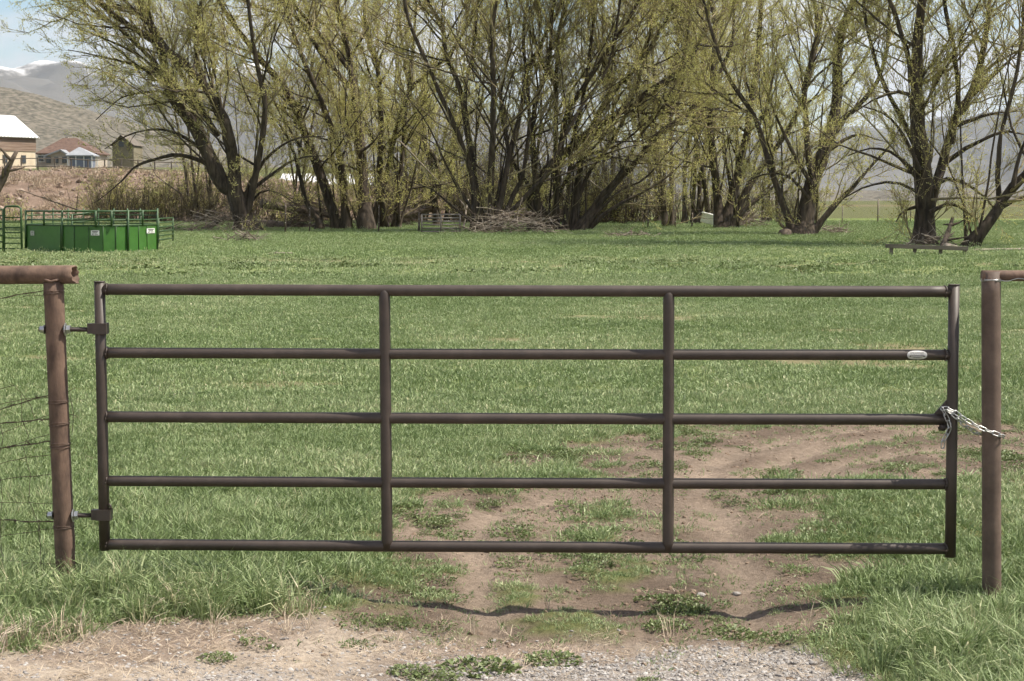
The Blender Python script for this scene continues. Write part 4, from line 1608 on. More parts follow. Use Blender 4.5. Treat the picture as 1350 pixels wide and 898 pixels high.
stick(air(700, 175, 95), air(812, 262, 96), .045, .025, M['dead'], 'dead_branch', 'long pale branch slanting across the sweeping willow limbs', 'branch', 'dead branches', forks=2, seed=7)
stick(air(-30, 300, 74), air(24, 200, 74), .30, .07, M['dead_d'], 'dead_snag', 'dark broken snag leaning in at the left edge below the barn', 'snag', None, forks=5, seed=8, wob=.10)
stick(air(118, 281, 118), air(28, 252, 118), .06, .02, M['dead_d'], 'dead_branch', 'thin bare branch reaching left over the brown bank', 'branch', 'dead branches', forks=6, seed=9)
stick(gpt(1247, 329, .10), air(1281, 330.5, 61.2), .10, .085, M['dead'], 'fallen_log', 'short pale barkless log at the end of the plank platform', 'log', 'fallen logs', seed=10, wob=.01)
stick(gpt(1285, 332, .04), gpt(1372, 331, .05), .05, .03, M['dead'], 'dead_branch', 'pale straight branch on the grass at far right', 'branch', 'dead branches', seed=11, wob=.01)
stick(gpt(1242, 328), air(1256, 288, 62), .11, .06, M['bark'], 'dead_stump', 'dark crooked stump between the two willows at right', 'stump', None, forks=4, seed=12)
stick(gpt(1030, 311, .05), gpt(1062, 306, .12), .22, .14, M['dead_d'], 'fallen_log', 'grey root log at the foot of the stout three-stemmed willow', 'log', 'fallen logs', forks=1, seed=13)
stick(air(975, 298, 104), air(1000, 283, 105), .10, .05, M['dead_d'], 'dead_branch', 'small heap branch right of the fan of dark trunks', 'branch', 'dead branches', forks=6, seed=14)
stick(gpt(352, 336.5, .03), gpt(385, 336, .03), .03, .02, M['dead'], 'dead_branch', 'short pale stick lying out on the grass right of the pen', 'branch', 'dead branches', forks=1, seed=15)
stick(gpt(185, 262, 0), air(300, 232, 110), .08, .05, M['dead_d'], 'dead_branch', 'bare branch trailing low toward the bank behind the pen', 'branch', 'dead branches', forks=5, seed=16) if False else None


def brush(label, px0, px1, py, dep_spread, hgt, n, seed, mats=('dead', 'dead_d')):
    g = np.random.default_rng(seed)
    d0 = gy(py)
    cx_ = G((px0 + px1) / 2, py, d0).x
    hw = abs(G(px1, py, d0).x - G(px0, py, d0).x) / 2
    t = thing('brush_pile', (cx_, d0, hz(cx_, d0)), label, 'brush pile', 'brush piles under the willows')
    for mname, share in zip(mats, (.45, .55)):
        ts = TubeSet()
        for _ in range(int(n * share)):
            u = g.normal() * .42
            x0 = cx_ + u * hw
            y0 = d0 + g.uniform(-1, 1) * dep_spread
            zc = max(0, 1 - u * u) * hgt
            l = g.uniform(.4, 1.0) * (.7 + hgt * 1.5)
            an = g.uniform(0, 6.28)
            el = g.uniform(-.35, .75)
            d = np.array([math.cos(an) * math.cos(el), math.sin(an) * math.cos(el) * .6, math.sin(el)])
            c_ = np.array([x0, y0, g.uniform(.03, 1) * zc + .05])
            p = shoot(c_ - d * l / 2, unit(d), l, 5, 0, .10, g)
            p[:, 2] = np.maximum(p[:, 2], .02)
            r = g.uniform(.008, .022)
            ts.add(p, np.linspace(r, r * .35, 5), 4)
        o = link('sticks', ts.mesh('sticks'), M[mname], t)
        o['kind'] = 'stuff'
    return t


brush('wide tangled heap of dead sticks at the foot of the central stems', 596, 752, 308, 1.3, .95, 190, 1, ('dead_d', 'dead'))
brush('low heap of dead sticks under the willow nearest the pen', 215, 355, 305.5, 1.3, .8, 130, 2, ('dead_d', 'dead'))
brush('flat scatter of sticks on the grass below the sweeping limbs', 790, 865, 313, .6, .16, 45, 3)
brush('small stick heap right of the fan of dark trunks', 965, 1010, 300, .8, .8, 70, 4)
brush('loose sticks and bark at the foot of the stout three-stemmed willow', 1070, 1125, 308, .7, .25, 60, 5)
brush('twiggy dead growth at the foot of the nearest willow at right', 1190, 1265, 326, .7, .35, 60, 6)
brush('dark tangle of dead wood under the leaning pair of stems', 360, 470, 301, 1.5, 1.5, 300, 7, ('dead_d', 'dead_d'))
brush('small scatter of brown stalks just right of the pen', 288, 356, 318, .6, .22, 60, 8)
brush('scrubby tangle behind the slim stems at centre left', 480, 560, 298, 1.4, 1.4, 160, 9, ('dead_d', 'dead_d'))

# low plank platform
pd = gy(337)
plat = thing('plank_platform', (G(1224, 337, pd).x, pd, hz(G(1224, 337, pd).x, pd)), 'low dark plank platform on short legs in front of the nearest willow', 'platform')
xa, xb = G(1172, 330, pd).x, G(1276, 334, pd).x
for k in range(4):
    mb = MB()
    mb.box(((xa + xb) / 2, pd + .02 + k * .15, .235 - .004 * k), (xb - xa, .14, .11), Matrix.Rotation(R(2), 3, 'Y'))
    mb.build('plank', M['board'], plat, False)
for px in (1175, 1206, 1240, 1272):
    for yy in (.05, .45):
        mb = MB()
        q = G(px, 334, pd + yy)
        mb.box((q.x, pd + yy, .095), (.09, .08, .22))
        mb.build('leg', M['board'], plat, False)
# white sheet trough among trunks
td_ = gy(298)
tr0 = G(935, 298, td_)
tro = thing('stock_trough', (tr0.x, td_, 0), 'dented white metal trough tilted against the fan of trunks', 'trough')
mb = MB()
rot = Matrix.Rotation(R(-12), 3, 'Z') @ Matrix.Rotation(R(14), 3, 'Y')
for c_, s_ in (((0, 0, .05), (1.0, .7, .04)), ((0, -.33, .3), (1.0, .04, .52)), ((0, .33, .3), (1.0, .04, .52)), ((-.48, 0, .3), (.04, .62, .52)), ((.48, 0, .3), (.04, .62, .52))):
    mb.box(Vector((tr0.x, td_, .1)) + rot @ Vector(c_), s_, rot)
mb.build('basin', M['white'], tro, False)
mb = MB()
mb.tube([Vector((tr0.x, td_, .1)) + rot @ Vector(p) for p in ((-.52, -.37, .56), (.52, -.37, .56), (.52, .37, .56), (-.52, .37, .56), (-.52, -.37, .56))], .025, 6)
mb.build('rim', M['white'], tro)


# posts standing along the tree line and in the far field
def t_post(label, px, y_top, y_bot, m, r=.04, dep=None):
    d = dep or gy(y_bot)
    p = G(px, y_bot, d)
    zt = G(px, y_top, d).z
    t = thing('field_post', (p.x, d, hz(p.x, d)), label, 'post', 'old posts along the tree line')
    mb = MB()
    mb.tube([(p.x, d, hz(p.x, d) - .2), (p.x + .02, d, (zt) * .5), (p.x + .03, d, zt)], [r, r, r * .85], 7)
    mb.build('shaft', m, t)
    mb = MB()
    for f in (.35, .65, .9):
        mb.tube([(p.x + .02, d - r - .01, zt * f - .01), (p.x + .02, d - r - .01, zt * f + .03)], .012, 4)
    mb.build('wire_clip', M['zinc'], t)


for lab, px, yt, yb, mm_, rr in (('thin dark post at the right foot of the willow nearest the pen', 336, 278, 303, 'dead_d', .035), ('pale post left of the willow nearest the pen', 271, 283, 305, 'dead', .04),
                                 ('dark post below the white shed roof', 376, 268, 308, 'dead_d', .04), ('dark post under the leaning pair of stems', 408, 272, 306, 'dead_d', .035),
                                 ('dark post in front of the slim upright willow', 499, 270, 306, 'dead_d', .04), ('dark post just left of the grey tube gate', 552, 280, 306, 'dead_d', .05),
                                 ('dark post left of the slim forked willow', 854, 276, 301, 'dead_d', .035), ('dark post right of the slim forked willow', 890, 278, 300, 'dead_d', .045),
                                 ('short dark post left of the white trough', 912, 280, 300, 'dead_d', .045), ('pale tall post standing in the far field left of the nearest willow', 1157, 262, 294, 'dead', .055),
                                 ('thin leaning stake in the far field left of the nearest willow', 1200, 270, 293, 'dead_d', .03), ('thin grey stake behind the stout three-stemmed willow', 1110, 270, 296, 'dead', .035)):
    t_post(lab, px, yt, yb, M[mm_], rr)
fr = thing('wire_line', (G(600, 300, 99).x, 99, 0), 'slack wire strands strung along the foot of the willows', 'wire fence')
for hgt in (.45, .95):
    mb = MB()
    mb.tube([(xx, 99.2, hgt + .06 * math.sin(xx * 1.3)) for xx in np.arange(-18, 12, .8)], .008, 4)
    mb.build('strand', M['wire'], fr)


# shrubs on the bank
def shrub(label, px, py, dep, hgt, wid, n, seed, leafy=.5):
    g = np.random.default_rng(seed)
    p = G(px, py, dep)
    z0 = hz(p.x, dep)
    t = thing('bank_shrub', (p.x, dep, z0), label, 'shrub', 'shrubs on the brown bank')
    ts = TubeSet()
    O, D, Ln = [], [], []
    for _ in range(n):
        an = g.uniform(0, 6.28)
        el = g.uniform(.35, 1.4)
        d = np.array([math.cos(an) * math.cos(el) * wid, math.sin(an) * math.cos(el) * wid, math.sin(el)])
        q = shoot(np.array([p.x + g.normal() * .25, dep + g.normal() * .2, z0 - .05]), unit(d), hgt * g.uniform(.6, 1.15), 6, .04, .10, g)
        ts.add(q, np.linspace(.03, .008, 6), 4)
        for _ in range(int(26 * leafy)):
            i = g.integers(1, 5)
            O.append(q[i] + (q[i + 1] - q[i]) * g.random())
            D.append(side_dir(unit(q[i + 1] - q[i]), R(g.uniform(20, 60)), g))
            Ln.append(g.uniform(.3, .8))
    link('stems', ts.mesh('stems'), M['twig'], t)['kind'] = 'stuff'
    fine_growth('foliage', O, D, Ln, g, t, M['leaf'], leaves=7, tw=.02, leaf_len=.11, leaf_w=.045)['kind'] = 'stuff'


shrub('olive twiggy shrub on the bank behind the pen', 150, 270, 122, 3.2, 1.0, 36, 1, .9)
shrub('bare spreading shrub on the bank left of the olive one', 98, 282, 121, 2.6, 1.5, 16, 2, .12)
shrub('leafy shrub low on the bank right of the olive one', 205, 285, 120, 3.0, .9, 34, 3, 1.1)
shrub('tall twiggy shrub behind the willow nearest the pen', 262, 285, 121, 3.8, .8, 34, 4, 1.0)
shrub('yellow-green shrub under the white shed roof', 405, 292, 112, 1.5, 1.1, 40, 5, 1.0)
shrub('dull shrub behind the slim stems', 540, 290, 120, 3.4, .9, 36, 6, .8)
shrub('dull shrub right of the grey tube gate', 625, 290, 119, 3.0, .9, 34, 7, .8)
shrub('low shrub at the left edge of the bank', 20, 290, 119, 1.4, 1.2, 18, 8, .3)
shrub('yellow-green shrub behind the central stems', 690, 292, 113, 3.4, .9, 40, 9, 1.0)
shrub('yellow-green shrub between the sweeping limbs', 790, 292, 114, 3.2, 1.0, 40, 10, .9)


# the mass of whippy young growth behind the willows
def thicket(name, label, px0, px1, d0, d1, n, hmin, hmax, seed, leafy):
    g = np.random.default_rng(seed)
    ts = TubeSet()
    O, D, Ln = [], [], []
    for _ in range(n):
        d = g.uniform(d0, d1)
        px = g.uniform(px0, px1)
        if vnoise(np.array([px]), np.array([d]), 38, seed)[0] < .28:
            continue
        p = G(px, 290, d)
        q = shoot(np.array([p.x, d, hz(p.x, d) - .05]), unit(np.array([g.normal() * .28, g.normal() * .2, 1])), g.uniform(hmin, hmax), 6, .03, .09, g)
        ts.add(q, np.linspace(g.uniform(.02, .045), .008, 6), 3)
        for _ in range(int(g.uniform(4, 14) * leafy)):
            i = g.integers(1, 5)
            O.append(q[i] + (q[i + 1] - q[i]) * g.random())
            D.append(side_dir(unit(q[i + 1] - q[i]), R(g.uniform(15, 55)), g))
            Ln.append(g.uniform(.4, 1.1))
    o = link(name, ts.mesh(name), M['twig'])
    tag(o, label, 'thicket', kind='stuff')
    f = fine_growth('foliage', O, D, Ln, g, o, M['scrub'], leaves=5, tw=.018, leaf_len=.09, leaf_w=.045)
    f['kind'] = 'stuff'


thicket('thicket', 'brown thicket of young whippy growth behind the willow trunks', 500, 850, 112, 122, 1300, 1.8, 5.5, 91, .55)
thicket('thicket', 'lower thin scrub behind the willows right of centre', 850, 1075, 116, 126, 280, .9, 2.8, 92, .6)
thicket('thicket', 'low scrub at the foot of the brown bank behind the pen', 120, 370, 116, 123, 420, .8, 3.0, 93, .9)

# ------------------------------------------------------------------ scattered ground cover
def blade_mesh(name, n, rad, h, w, lean, g, m, flat=0.0, curl=.6, droop=0.0):
    """a tuft: each blade a tapering strip of three triangles"""
    a = g.uniform(0, 6.283, n)
    rr_ = rad * np.sqrt(g.random(n))
    base = np.stack([np.cos(a) * rr_, np.sin(a) * rr_, np.full(n, -.008)], 1)
    b2 = a + g.normal(size=n) * 1.0
    hh = h * g.uniform(.45, 1.2, n)
    tilt = np.abs(g.normal(size=n)) * lean + .05 if not flat else np.clip(1.40 + g.normal(size=n) * .12, 1.0, 1.55)
    out = np.stack([np.cos(b2), np.sin(b2), np.zeros(n)], 1)
    up = np.array([0, 0, 1.0])
    d1 = out * np.sin(tilt)[:, None] + up * np.cos(tilt)[:, None]
    t2 = tilt + curl * g.uniform(.3, 1.3, n)
    d2 = out * np.sin(t2)[:, None] + up * np.cos(t2)[:, None]
    mid = base + d1 * (hh * .55)[:, None]
    tip = mid + d2 * (hh * .5)[:, None]
    tip[:, 2] = np.maximum(tip[:, 2], .004)
    f = g.uniform(0, 6.283, n)
    s = np.stack([np.cos(f), np.sin(f), np.zeros(n)], 1)
    s = s - d1 * np.sum(s * d1, 1)[:, None]
    s /= np.linalg.norm(s, axis=1)[:, None] + 1e-9
    ww = (w * g.uniform(.6, 1.3, n) * .5)[:, None]
    V = np.stack([base - s * ww * .8, base + s * ww * .8, mid + s * ww, mid - s * ww, tip], 1).reshape(-1, 3)
    k = (np.arange(n) * 5)[:, None]
    F = np.concatenate([k + np.array([[0, 1, 2]]), k + np.array([[0, 2, 3]]), k + np.array([[3, 2, 4]])])
    bt = np.repeat(np.clip(g.normal(.5, .2, n), 0, 1), 5)
    me = np_mesh(name, V, F, {'bt': ('FLOAT', bt.astype(np.float32))})
    me.materials.append(m)
    return me


def weed_mesh(name, n, rad, g, m, ll=.035):
    """low leafy rosette: small folded oval leaves on several trailing arms"""
    V, F, bt = [], [], []
    for i in range(n):
        a = g.uniform(0, 6.283)
        r_ = rad * math.sqrt(g.random())
        c = np.array([math.cos(a) * r_, math.sin(a) * r_, .004 + .03 * g.random() * (1 - .6 * r_ / rad)])
        b2 = a + g.normal() * .9
        el = g.uniform(-.1, .8)
        d = np.array([math.cos(b2) * math.cos(el), math.sin(b2) * math.cos(el), math.sin(el)])
        s = np.array([-math.sin(b2), math.cos(b2), g.normal() * .3])
        l = ll * g.uniform(.5, 1.3)
        w = l * .33
        k = len(V)
        V += [c, c + d * l * .5 + s * w + [0, 0, .005], c + d * l - [0, 0, .004], c + d * l * .5 - s * w + [0, 0, .005]]
        F += [(k, k + 1, k + 2), (k, k + 2, k + 3)]
        bt += [g.uniform(.1, .7)] * 4
    me = np_mesh(name, np.array(V), np.array(F), {'bt': ('FLOAT', np.array(bt, np.float32))})
    me.materials.append(m)
    return me


def pebble_mesh(name, g, m, flat=.6):
    bm = bmesh.new()
    bmesh.ops.create_icosphere(bm, subdivisions=1, radius=.5)
    for v in bm.verts:
        v.co *= g.uniform(.72, 1.2)
        v.co.z *= flat
        v.co.x *= 1.15
    me = bpy.data.meshes.new(name)
    bm.to_mesh(me)
    bm.free()
    at_ = me.attributes.new('bt', 'FLOAT', 'POINT')
    at_.data.foreach_set('value', np.full(len(me.vertices), .5, np.float32))
    me.materials.append(m)
    return me


def scatter(name, label, P, meshes, scale, g, idx=None, tint=None, tilt=.12, cat=None):
    n = len(P)
    if n == 0:
        return
    col_ = bpy.data.collections.new(name + ' sources')
    for k, m_ in enumerate(meshes):
        o = bpy.data.objects.new('%s_source_%02d' % (name, k), m_)
        col_.objects.link(o)
    idx = g.integers(0, len(meshes), n) if idx is None else idx
    tint = np.clip(g.normal(.5, .2, n), 0, 1) if tint is None else tint
    rot_ = np.stack([g.normal(size=n) * tilt, g.normal(size=n) * tilt, g.uniform(0, 6.283, n)], 1)
    me = bpy.data.meshes.new(name)
    me.vertices.add(n)
    me.vertices.foreach_set('co', np.ascontiguousarray(P, np.float32).ravel())
    for nm, ty, arr, key in (('rot', 'FLOAT_VECTOR', rot_, 'vector'), ('scl', 'FLOAT', scale, 'value'), ('tint', 'FLOAT', tint, 'value')):
        at_ = me.attributes.new(nm, ty, 'POINT')
        at_.data.foreach_set(key, np.ascontiguousarray(arr, np.float32).ravel())
    at_ = me.attributes.new('idx', 'INT', 'POINT')
    at_.data.foreach_set('value', np.ascontiguousarray(idx, np.int32))
    me.update()
    o = bpy.data.objects.new(name, me)
    C.objects.link(o)
    ng = bpy.data.node_groups.new(name, 'GeometryNodeTree')
    ng.interface.new_socket('Geometry', in_out='INPUT', socket_type='NodeSocketGeometry')
    ng.interface.new_socket('Geometry', in_out='OUTPUT', socket_type='NodeSocketGeometry')
    gi, go_ = ng.nodes.new('NodeGroupInput'), ng.nodes.new('NodeGroupOutput')
    ip = ng.nodes.new('GeometryNodeInstanceOnPoints')
    ci = ng.nodes.new('GeometryNodeCollectionInfo')
    ci.inputs['Collection'].default_value = col_
    ci.inputs['Separate Children'].default_value = True
    ci.inputs['Reset Children'].default_value = True
    ip.inputs['Pick Instance'].default_value = True

    def named(nm, ty):
        a = ng.nodes.new('GeometryNodeInputNamedAttribute')
        a.data_type = ty
        a.inputs['Name'].default_value = nm
        return a.outputs['Attribute']
    ng.links.new(gi.outputs[0], ip.inputs['Points'])
    ng.links.new(ci.outputs[0], ip.inputs['Instance'])
    ng.links.new(named('idx', 'INT'), ip.inputs['Instance Index'])
    ng.links.new(named('rot', 'FLOAT_VECTOR'), ip.inputs['Rotation'])
    ng.links.new(named('scl', 'FLOAT'), ip.inputs['Scale'])
    ng.links.new(ip.outputs[0], go_.inputs[0])
    md = o.modifiers.new('scatter', 'NODES')
    md.node_group = ng
    tag(o, label, cat, kind='stuff')
    return o


GRASS = [(0, (.054, .080, .022)), (.3, (.116, .172, .056)), (.5, (.208, .275, .113)), (.68, (.330, .385, .198)), (.85, (.50, .47, .29)), (1, (.55, .47, .33))]
M['grass'] = leaf_mat('grass blades', GRASS, True, trans=.25, rough=.5, spec=.35)
M['straw'] = leaf_mat('dry grass', [(0, (.27, .20, .145)), (.5, (.46, .37, .275)), (1, (.64, .55, .44))], True, trans=.1, rough=.8)
M['weed'] = leaf_mat('weed leaves', [(0, (.065, .095, .032)), (.5, (.15, .195, .07)), (1, (.30, .32, .16))], True, trans=.2, rough=.5, spec=.4)
M['pebble'] = leaf_mat('gravel stones', [(0, (.10, .09, .085)), (.4, (.25, .23, .215)), (.7, (.38, .355, .335)), (1, (.58, .55, .52))], True, trans=0, rough=.95)
g = np.random.default_rng(77)


def field_points(n, y0, y1, gamma=1.0, margin=1.3):
    yy = np.sqrt(g.uniform(y0 ** 2, y1 ** 2, n)) if gamma == 1 else y0 + (y1 - y0) * g.random(n) ** gamma
    xx = g.uniform(-1, 1, n) * (.285 * yy + margin)
    return xx, yy


def lift(xx, yy):
    return np.stack([xx, yy, height(xx, yy)], 1)


short = [blade_mesh('short_turf', 34, .070, .050, .0050, .75, g, M['grass']) for _ in range(5)]
mid_ = [blade_mesh('mid_turf', 34, .06, .11, .0056, .5, g, M['grass'], curl=.8) for _ in range(4)]
farm = [blade_mesh('far_turf', 64, .16, .050, .0085, .6, g, M['grass']) for _ in range(4)]
vfar = [blade_mesh('distant_turf', 90, .50, .060, .020, .6, g, M['grass']) for _ in range(4)]
tall = [blade_mesh('tall_turf', 46, .06, .23, .0062, .42, g, M['grass'], curl=1.0) for _ in range(5)]
dryb = [blade_mesh('dry_stalks', 18, .10, .10, .0034, 1.35, g, M['straw'], curl=.12, flat=1) for _ in range(4)]


def clumpiness(xx, yy):
    return fbm(xx, yy, .9, 71)


# near turf
xx, yy = field_points(66000, 6.4, 16, margin=2.4)
keep = g.random(len(xx)) < (1 - dirt_m(xx, yy)) * (1 - road_m(xx, yy)) * (.45 + .75 * fbm(xx, yy, .35, 70))
xx, yy = xx[keep], yy[keep]
c_ = clumpiness(xx, yy)
tint = np.clip(.54 + (c_ - .5) * .65 + (fbm(xx, yy, .25, 90) - .5) * .3 + g.normal(size=len(xx)) * .13 + .05 * sstep(9, 14, yy), 0, 1)
scatter('turf_near', 'short green grass of the field just behind the gate', lift(xx, yy), short, g.uniform(.65, 1.25, len(xx)) * (.8 + .5 * c_) * (1 - .5 * np.exp(-((xx - .35) / 1.0) ** 2) * (1 - sstep(8.8, 10, yy))), g, tint=tint, cat='grass')
# longer grass left of the track and along the fence line
xx, yy = field_points(26000, 6.2, 11.5)
lng = np.maximum(sstep(.15, .9, -xx - .45) * (1 - sstep(9.5, 11.5, yy)), sstep(1.35, 1.7, xx) * (1 - sstep(8.3, 9.2, yy)) * .8)
keep = g.random(len(xx)) < lng * (1 - road_m(xx, yy)) * (1 - dirt_m(xx, yy)) * sstep(.25, .6, fbm(xx, yy, .3, 73))
xx, yy = xx[keep], yy[keep]
tint = np.clip(.49 + (clumpiness(xx, yy) - .5) * .4 + g.normal(size=len(xx)) * .12, 0, 1)
scatter('turf_long', 'longer green grass left of the wheel tracks', lift(xx, yy), mid_, g.uniform(.55, 1.15, len(xx)), g, tint=tint, cat='grass')
# tall pale tufts along the fence on both sides
LT = px_line([(-200, 800), (0, 790), (90, 785), (200, 785), (300, 790)])
RT = px_line([(1100, 805), (1180, 800), (1260, 820), (1330, 840), (1400, 870)])
xx, yy = field_points(15000, 5.6, 8.8, margin=1.6)
e_ = np.interp(xx, EDGE_X, EDGE_Y)
wl_ = np.where(xx < 0, np.clip(.42 - polydist(xx, yy, LT), 0, 1) * 2.4 * sstep(-.72, -1.5, xx), 0)
wr_ = np.where(xx > 0, sstep(1.25, 1.75, xx) * (1 - sstep(7.2, 7.7, yy)) * .9, 0)
keep = g.random(len(xx)) < np.maximum(wl_, wr_) * sstep(-.1, .06, yy - e_) * sstep(.3, .55, fbm(xx, yy, .28, 74)) * .75
xx, yy = xx[keep], yy[keep]
tint = np.clip(np.where(xx < 0, .68, .60) + (clumpiness(xx, yy) - .5) * .4 + g.normal(size=len(xx)) * .12, 0, 1)
scatter('tall_grass', 'tall pale grass along the fence line beside both posts', lift(xx, yy), tall, g.uniform(.4, 1.05, len(xx)) * np.where(xx < 0, .9, .85), g, tint=tint, cat='grass')
# middle distance and far turf
xx, yy = field_points(88000, 14, 40, margin=5.5)
keep = g.random(len(xx)) < (1 - dirt_m(xx, yy)) * (.5 + .6 * fbm(xx, yy, .7, 75)) * (1 - .85 * spot_m(xx, yy))
xx, yy = xx[keep], yy[keep]
tint = np.clip(.585 + (fbm(xx, yy, 2.2, 76) - .5) * .6 + g.normal(size=len(xx)) * .12, 0, 1)
scatter('turf_middle', 'short grass of the middle of the field', lift(xx, yy), farm, g.uniform(.6, 1.25, len(xx)), g, tint=tint, cat='grass')
xx, yy = field_points(72000, 37, 124, margin=16)
keep = g.random(len(xx)) < (.5 + .6 * fbm(xx, yy, 2.0, 77)) * (1 - .8 * spot_m(xx, yy)) * (bank_h(xx, yy) < .3)
xx, yy = xx[keep], yy[keep]
dry_ = np.exp(-((yy - 47 - (fbm(xx, yy, 8, 62) - .5) * 8) / 2.2) ** 2) * (1 - sstep(4, 12, xx))
tint = np.clip(.56 + (fbm(xx * .4, yy, 5, 78) - .5) * .55 + g.normal(size=len(xx)) * .07 + dry_ * .18 - .10 * sstep(75, 95, yy), 0, 1)
scatter('turf_far', 'short grass of the far field up to the trees', lift(xx, yy), vfar, g.uniform(.5, 1.2, len(xx)), g, tint=tint, cat='grass')

# weeds and sparse grass coming up through the bare soil
weeds = [weed_mesh('weed_mat', 90, .10, g, M['weed'], .020) for _ in range(4)]
xx, yy = field_points(6500, 7.2, 16)
wm = fbm(xx, yy, .40, 81)
keep = g.random(len(xx)) < dirt_m(xx, yy) * (1 - .8 * road_m(xx, yy)) * (1 - .9 * tyre_m(xx, yy)) * sstep(.47, .70, wm)
xx, yy = xx[keep], yy[keep]
scatter('weed_cover', 'low leafy weeds coming through the bare soil of the track', lift(xx, yy), weeds, g.uniform(.4, 1.1, len(xx)), g, cat='weeds')
xx, yy = field_points(15000, 7.0, 16)
keep = g.random(len(xx)) < dirt_m(xx, yy) * (1 - .6 * road_m(xx, yy)) * (1 - .95 * tyre_m(xx, yy)) * sstep(.46, .62, fbm(xx, yy, .3, 82)) * .8
xx, yy = xx[keep], yy[keep]
scatter('sparse_grass', 'sparse short grass growing in the wheel tracks', lift(xx, yy), short, g.uniform(.25, .75, len(xx)), g, tint=np.clip(g.normal(.56, .16, len(xx)), 0, 1), cat='grass')
# tiny seedlings all over the bare soil, broad weeds in the far strip, dry blades in the tall grass
tiny = [blade_mesh('seedling', 9, .03, .028, .0042, .9, g, M['grass']) for _ in range(4)]
xx, yy = field_points(26000, 7.0, 16)
keep = g.random(len(xx)) < dirt_m(xx, yy) * (1 - .7 * road_m(xx, yy)) * (1 - .7 * tyre_m(xx, yy)) * sstep(.35, .65, fbm(xx, yy, .5, 87)) * .9
xx, yy = xx[keep], yy[keep]
scatter('seedlings', 'tiny green seedlings dotted over the bare soil of the track', lift(xx, yy), tiny, g.uniform(.5, 1.3, len(xx)), g, tint=np.clip(g.normal(.5, .2, len(xx)), 0, 1), cat='weeds')
xx = g.uniform(-14, 12, 5200)
yy = 44.5 + g.normal(size=5200) * 2.6
keep = g.random(len(xx)) < sstep(.45, .65, fbm(xx * .5, yy, 1.6, 88)) * np.interp(xx, [-14, -2, 4, 12], [1, .9, .35, .25])
xx, yy = xx[keep], yy[keep]
strip = [weed_mesh('strip_weed', 40, .16, g, M['weed'], .07) for _ in range(3)]
scatter('far_weeds', 'strip of darker broad-leaved weeds across the middle of the field', lift(xx, yy), strip, g.uniform(.5, 1.2, len(xx)), g, tint=np.clip(g.normal(.25, .2, len(xx)), 0, 1), cat='weeds')
tallry = [blade_mesh('tall_dry', 14, .05, .22, .0045, .45, g, M['straw'], curl=.9) for _ in range(3)]
xx, yy = field_points(9000, 5.8, 8.6, margin=1.6)
e_ = np.interp(xx, EDGE_X, EDGE_Y)
keep = g.random(len(xx)) < np.where(xx < -.8, 1.0, np.where(xx > 1.5, .35, .12)) * np.exp(-((yy - e_ - .12) / .22) ** 2) * sstep(.4, .62, fbm(xx, yy, .3, 89)) * .55
xx, yy = xx[keep], yy[keep]
scatter('tall_dry_grass', 'dry straw coloured blades among the tall grass at the verge', lift(xx, yy), tallry, g.uniform(.3, .8, len(xx)), g, tint=np.clip(g.normal(.6, .2, len(xx)), 0, 1), cat='grass')
# dry stalks lying on the verge
xx, yy = field_points(10000, 5.8, 8.6, margin=1.6)
keep = g.random(len(xx)) < road_m(xx, yy) * (1 - .55 * gravel_m(xx, yy)) * (.35 + .65 * sstep(.4, .6, fbm(xx, yy, .4, 83)))
xx, yy = xx[keep], yy[keep]
scatter('dry_straw', 'dry flattened straw on the verge in front of the gate', lift(xx, yy), dryb, g.uniform(.25, .75, len(xx)), g, cat='straw')
xx, yy = field_points(5000, 7.2, 15)
keep = g.random(len(xx)) < .25 * sstep(.5, .7, fbm(xx, yy, .5, 84))
xx, yy = xx[keep], yy[keep]
scatter('dry_stalks', 'scattered dry stalks among the grass and soil behind the gate', lift(xx, yy), dryb, g.uniform(.3, .8, len(xx)), g, cat='straw')
# gravel
peb = [pebble_mesh('pebble', g, M['pebble']) for _ in range(6)]
xx, yy = field_points(150000, 5.7, 8.4, margin=.8)
keep = g.random(len(xx)) < gravel_m(xx, yy) * .85 + road_m(xx, yy) * .10
xx, yy = xx[keep], yy[keep]
scatter('gravel', 'grey gravel of the roadside in front of the gate', lift(xx, yy), peb, .005 + .018 * g.random(len(xx)) ** 3.0, g, tilt=.4, tint=np.clip(g.normal(.58, .32, len(xx)), 0, 1), cat='gravel')
xx, yy = field_points(16000, 6.5, 15)
keep = g.random(len(xx)) < dirt_m(xx, yy) * (1 - .8 * tyre_m(xx, yy)) * .9
xx, yy = xx[keep], yy[keep]
M['clod'] = leaf_mat('soil crumbs', [(0, (.10, .065, .045)), (.5, (.19, .138, .10)), (1, (.34, .27, .21))], True, trans=0, rough=1)
clod = [pebble_mesh('clod', g, M['clod'], .7) for _ in range(4)]
scatter('soil_crumbs', 'small crumbs of soil and stone in the wheel tracks', lift(xx, yy), clod, .006 + .030 * g.random(len(xx)) ** 3, g, tilt=.4, cat='soil')
# stones in the bank
xx = g.uniform(-80, 6, 6200)
yy = g.uniform(124, 138, 6200)
keep = (bank_h(xx, np.full_like(xx, 139.0)) > .8) & (fbm(xx, yy, 3, 85) > .42)
xx, yy = xx[keep], yy[keep]
M['bankstone'] = leaf_mat('bank stones', [(0, (.11, .08, .06)), (.5, (.24, .175, .135)), (1, (.50, .43, .37))], True, trans=0, rough=1)
bst = [pebble_mesh('bank_stone', g, M['bankstone'], .75) for _ in range(5)]
scatter('bank_stones', 'rocks and rubble scattered down the brown bank', lift(xx, yy), bst, .10 + .55 * g.random(len(xx)) ** 2.6, g, tilt=.4, cat='rocks')
xx = g.uniform(-80, 6, 13500)
yy = g.uniform(123, 141, 13500)
keep = (bank_h(xx, np.full_like(xx, 139.0)) > .6) & (fbm(xx, yy, 2.2, 86) > .5)
xx, yy = xx[keep], yy[keep]
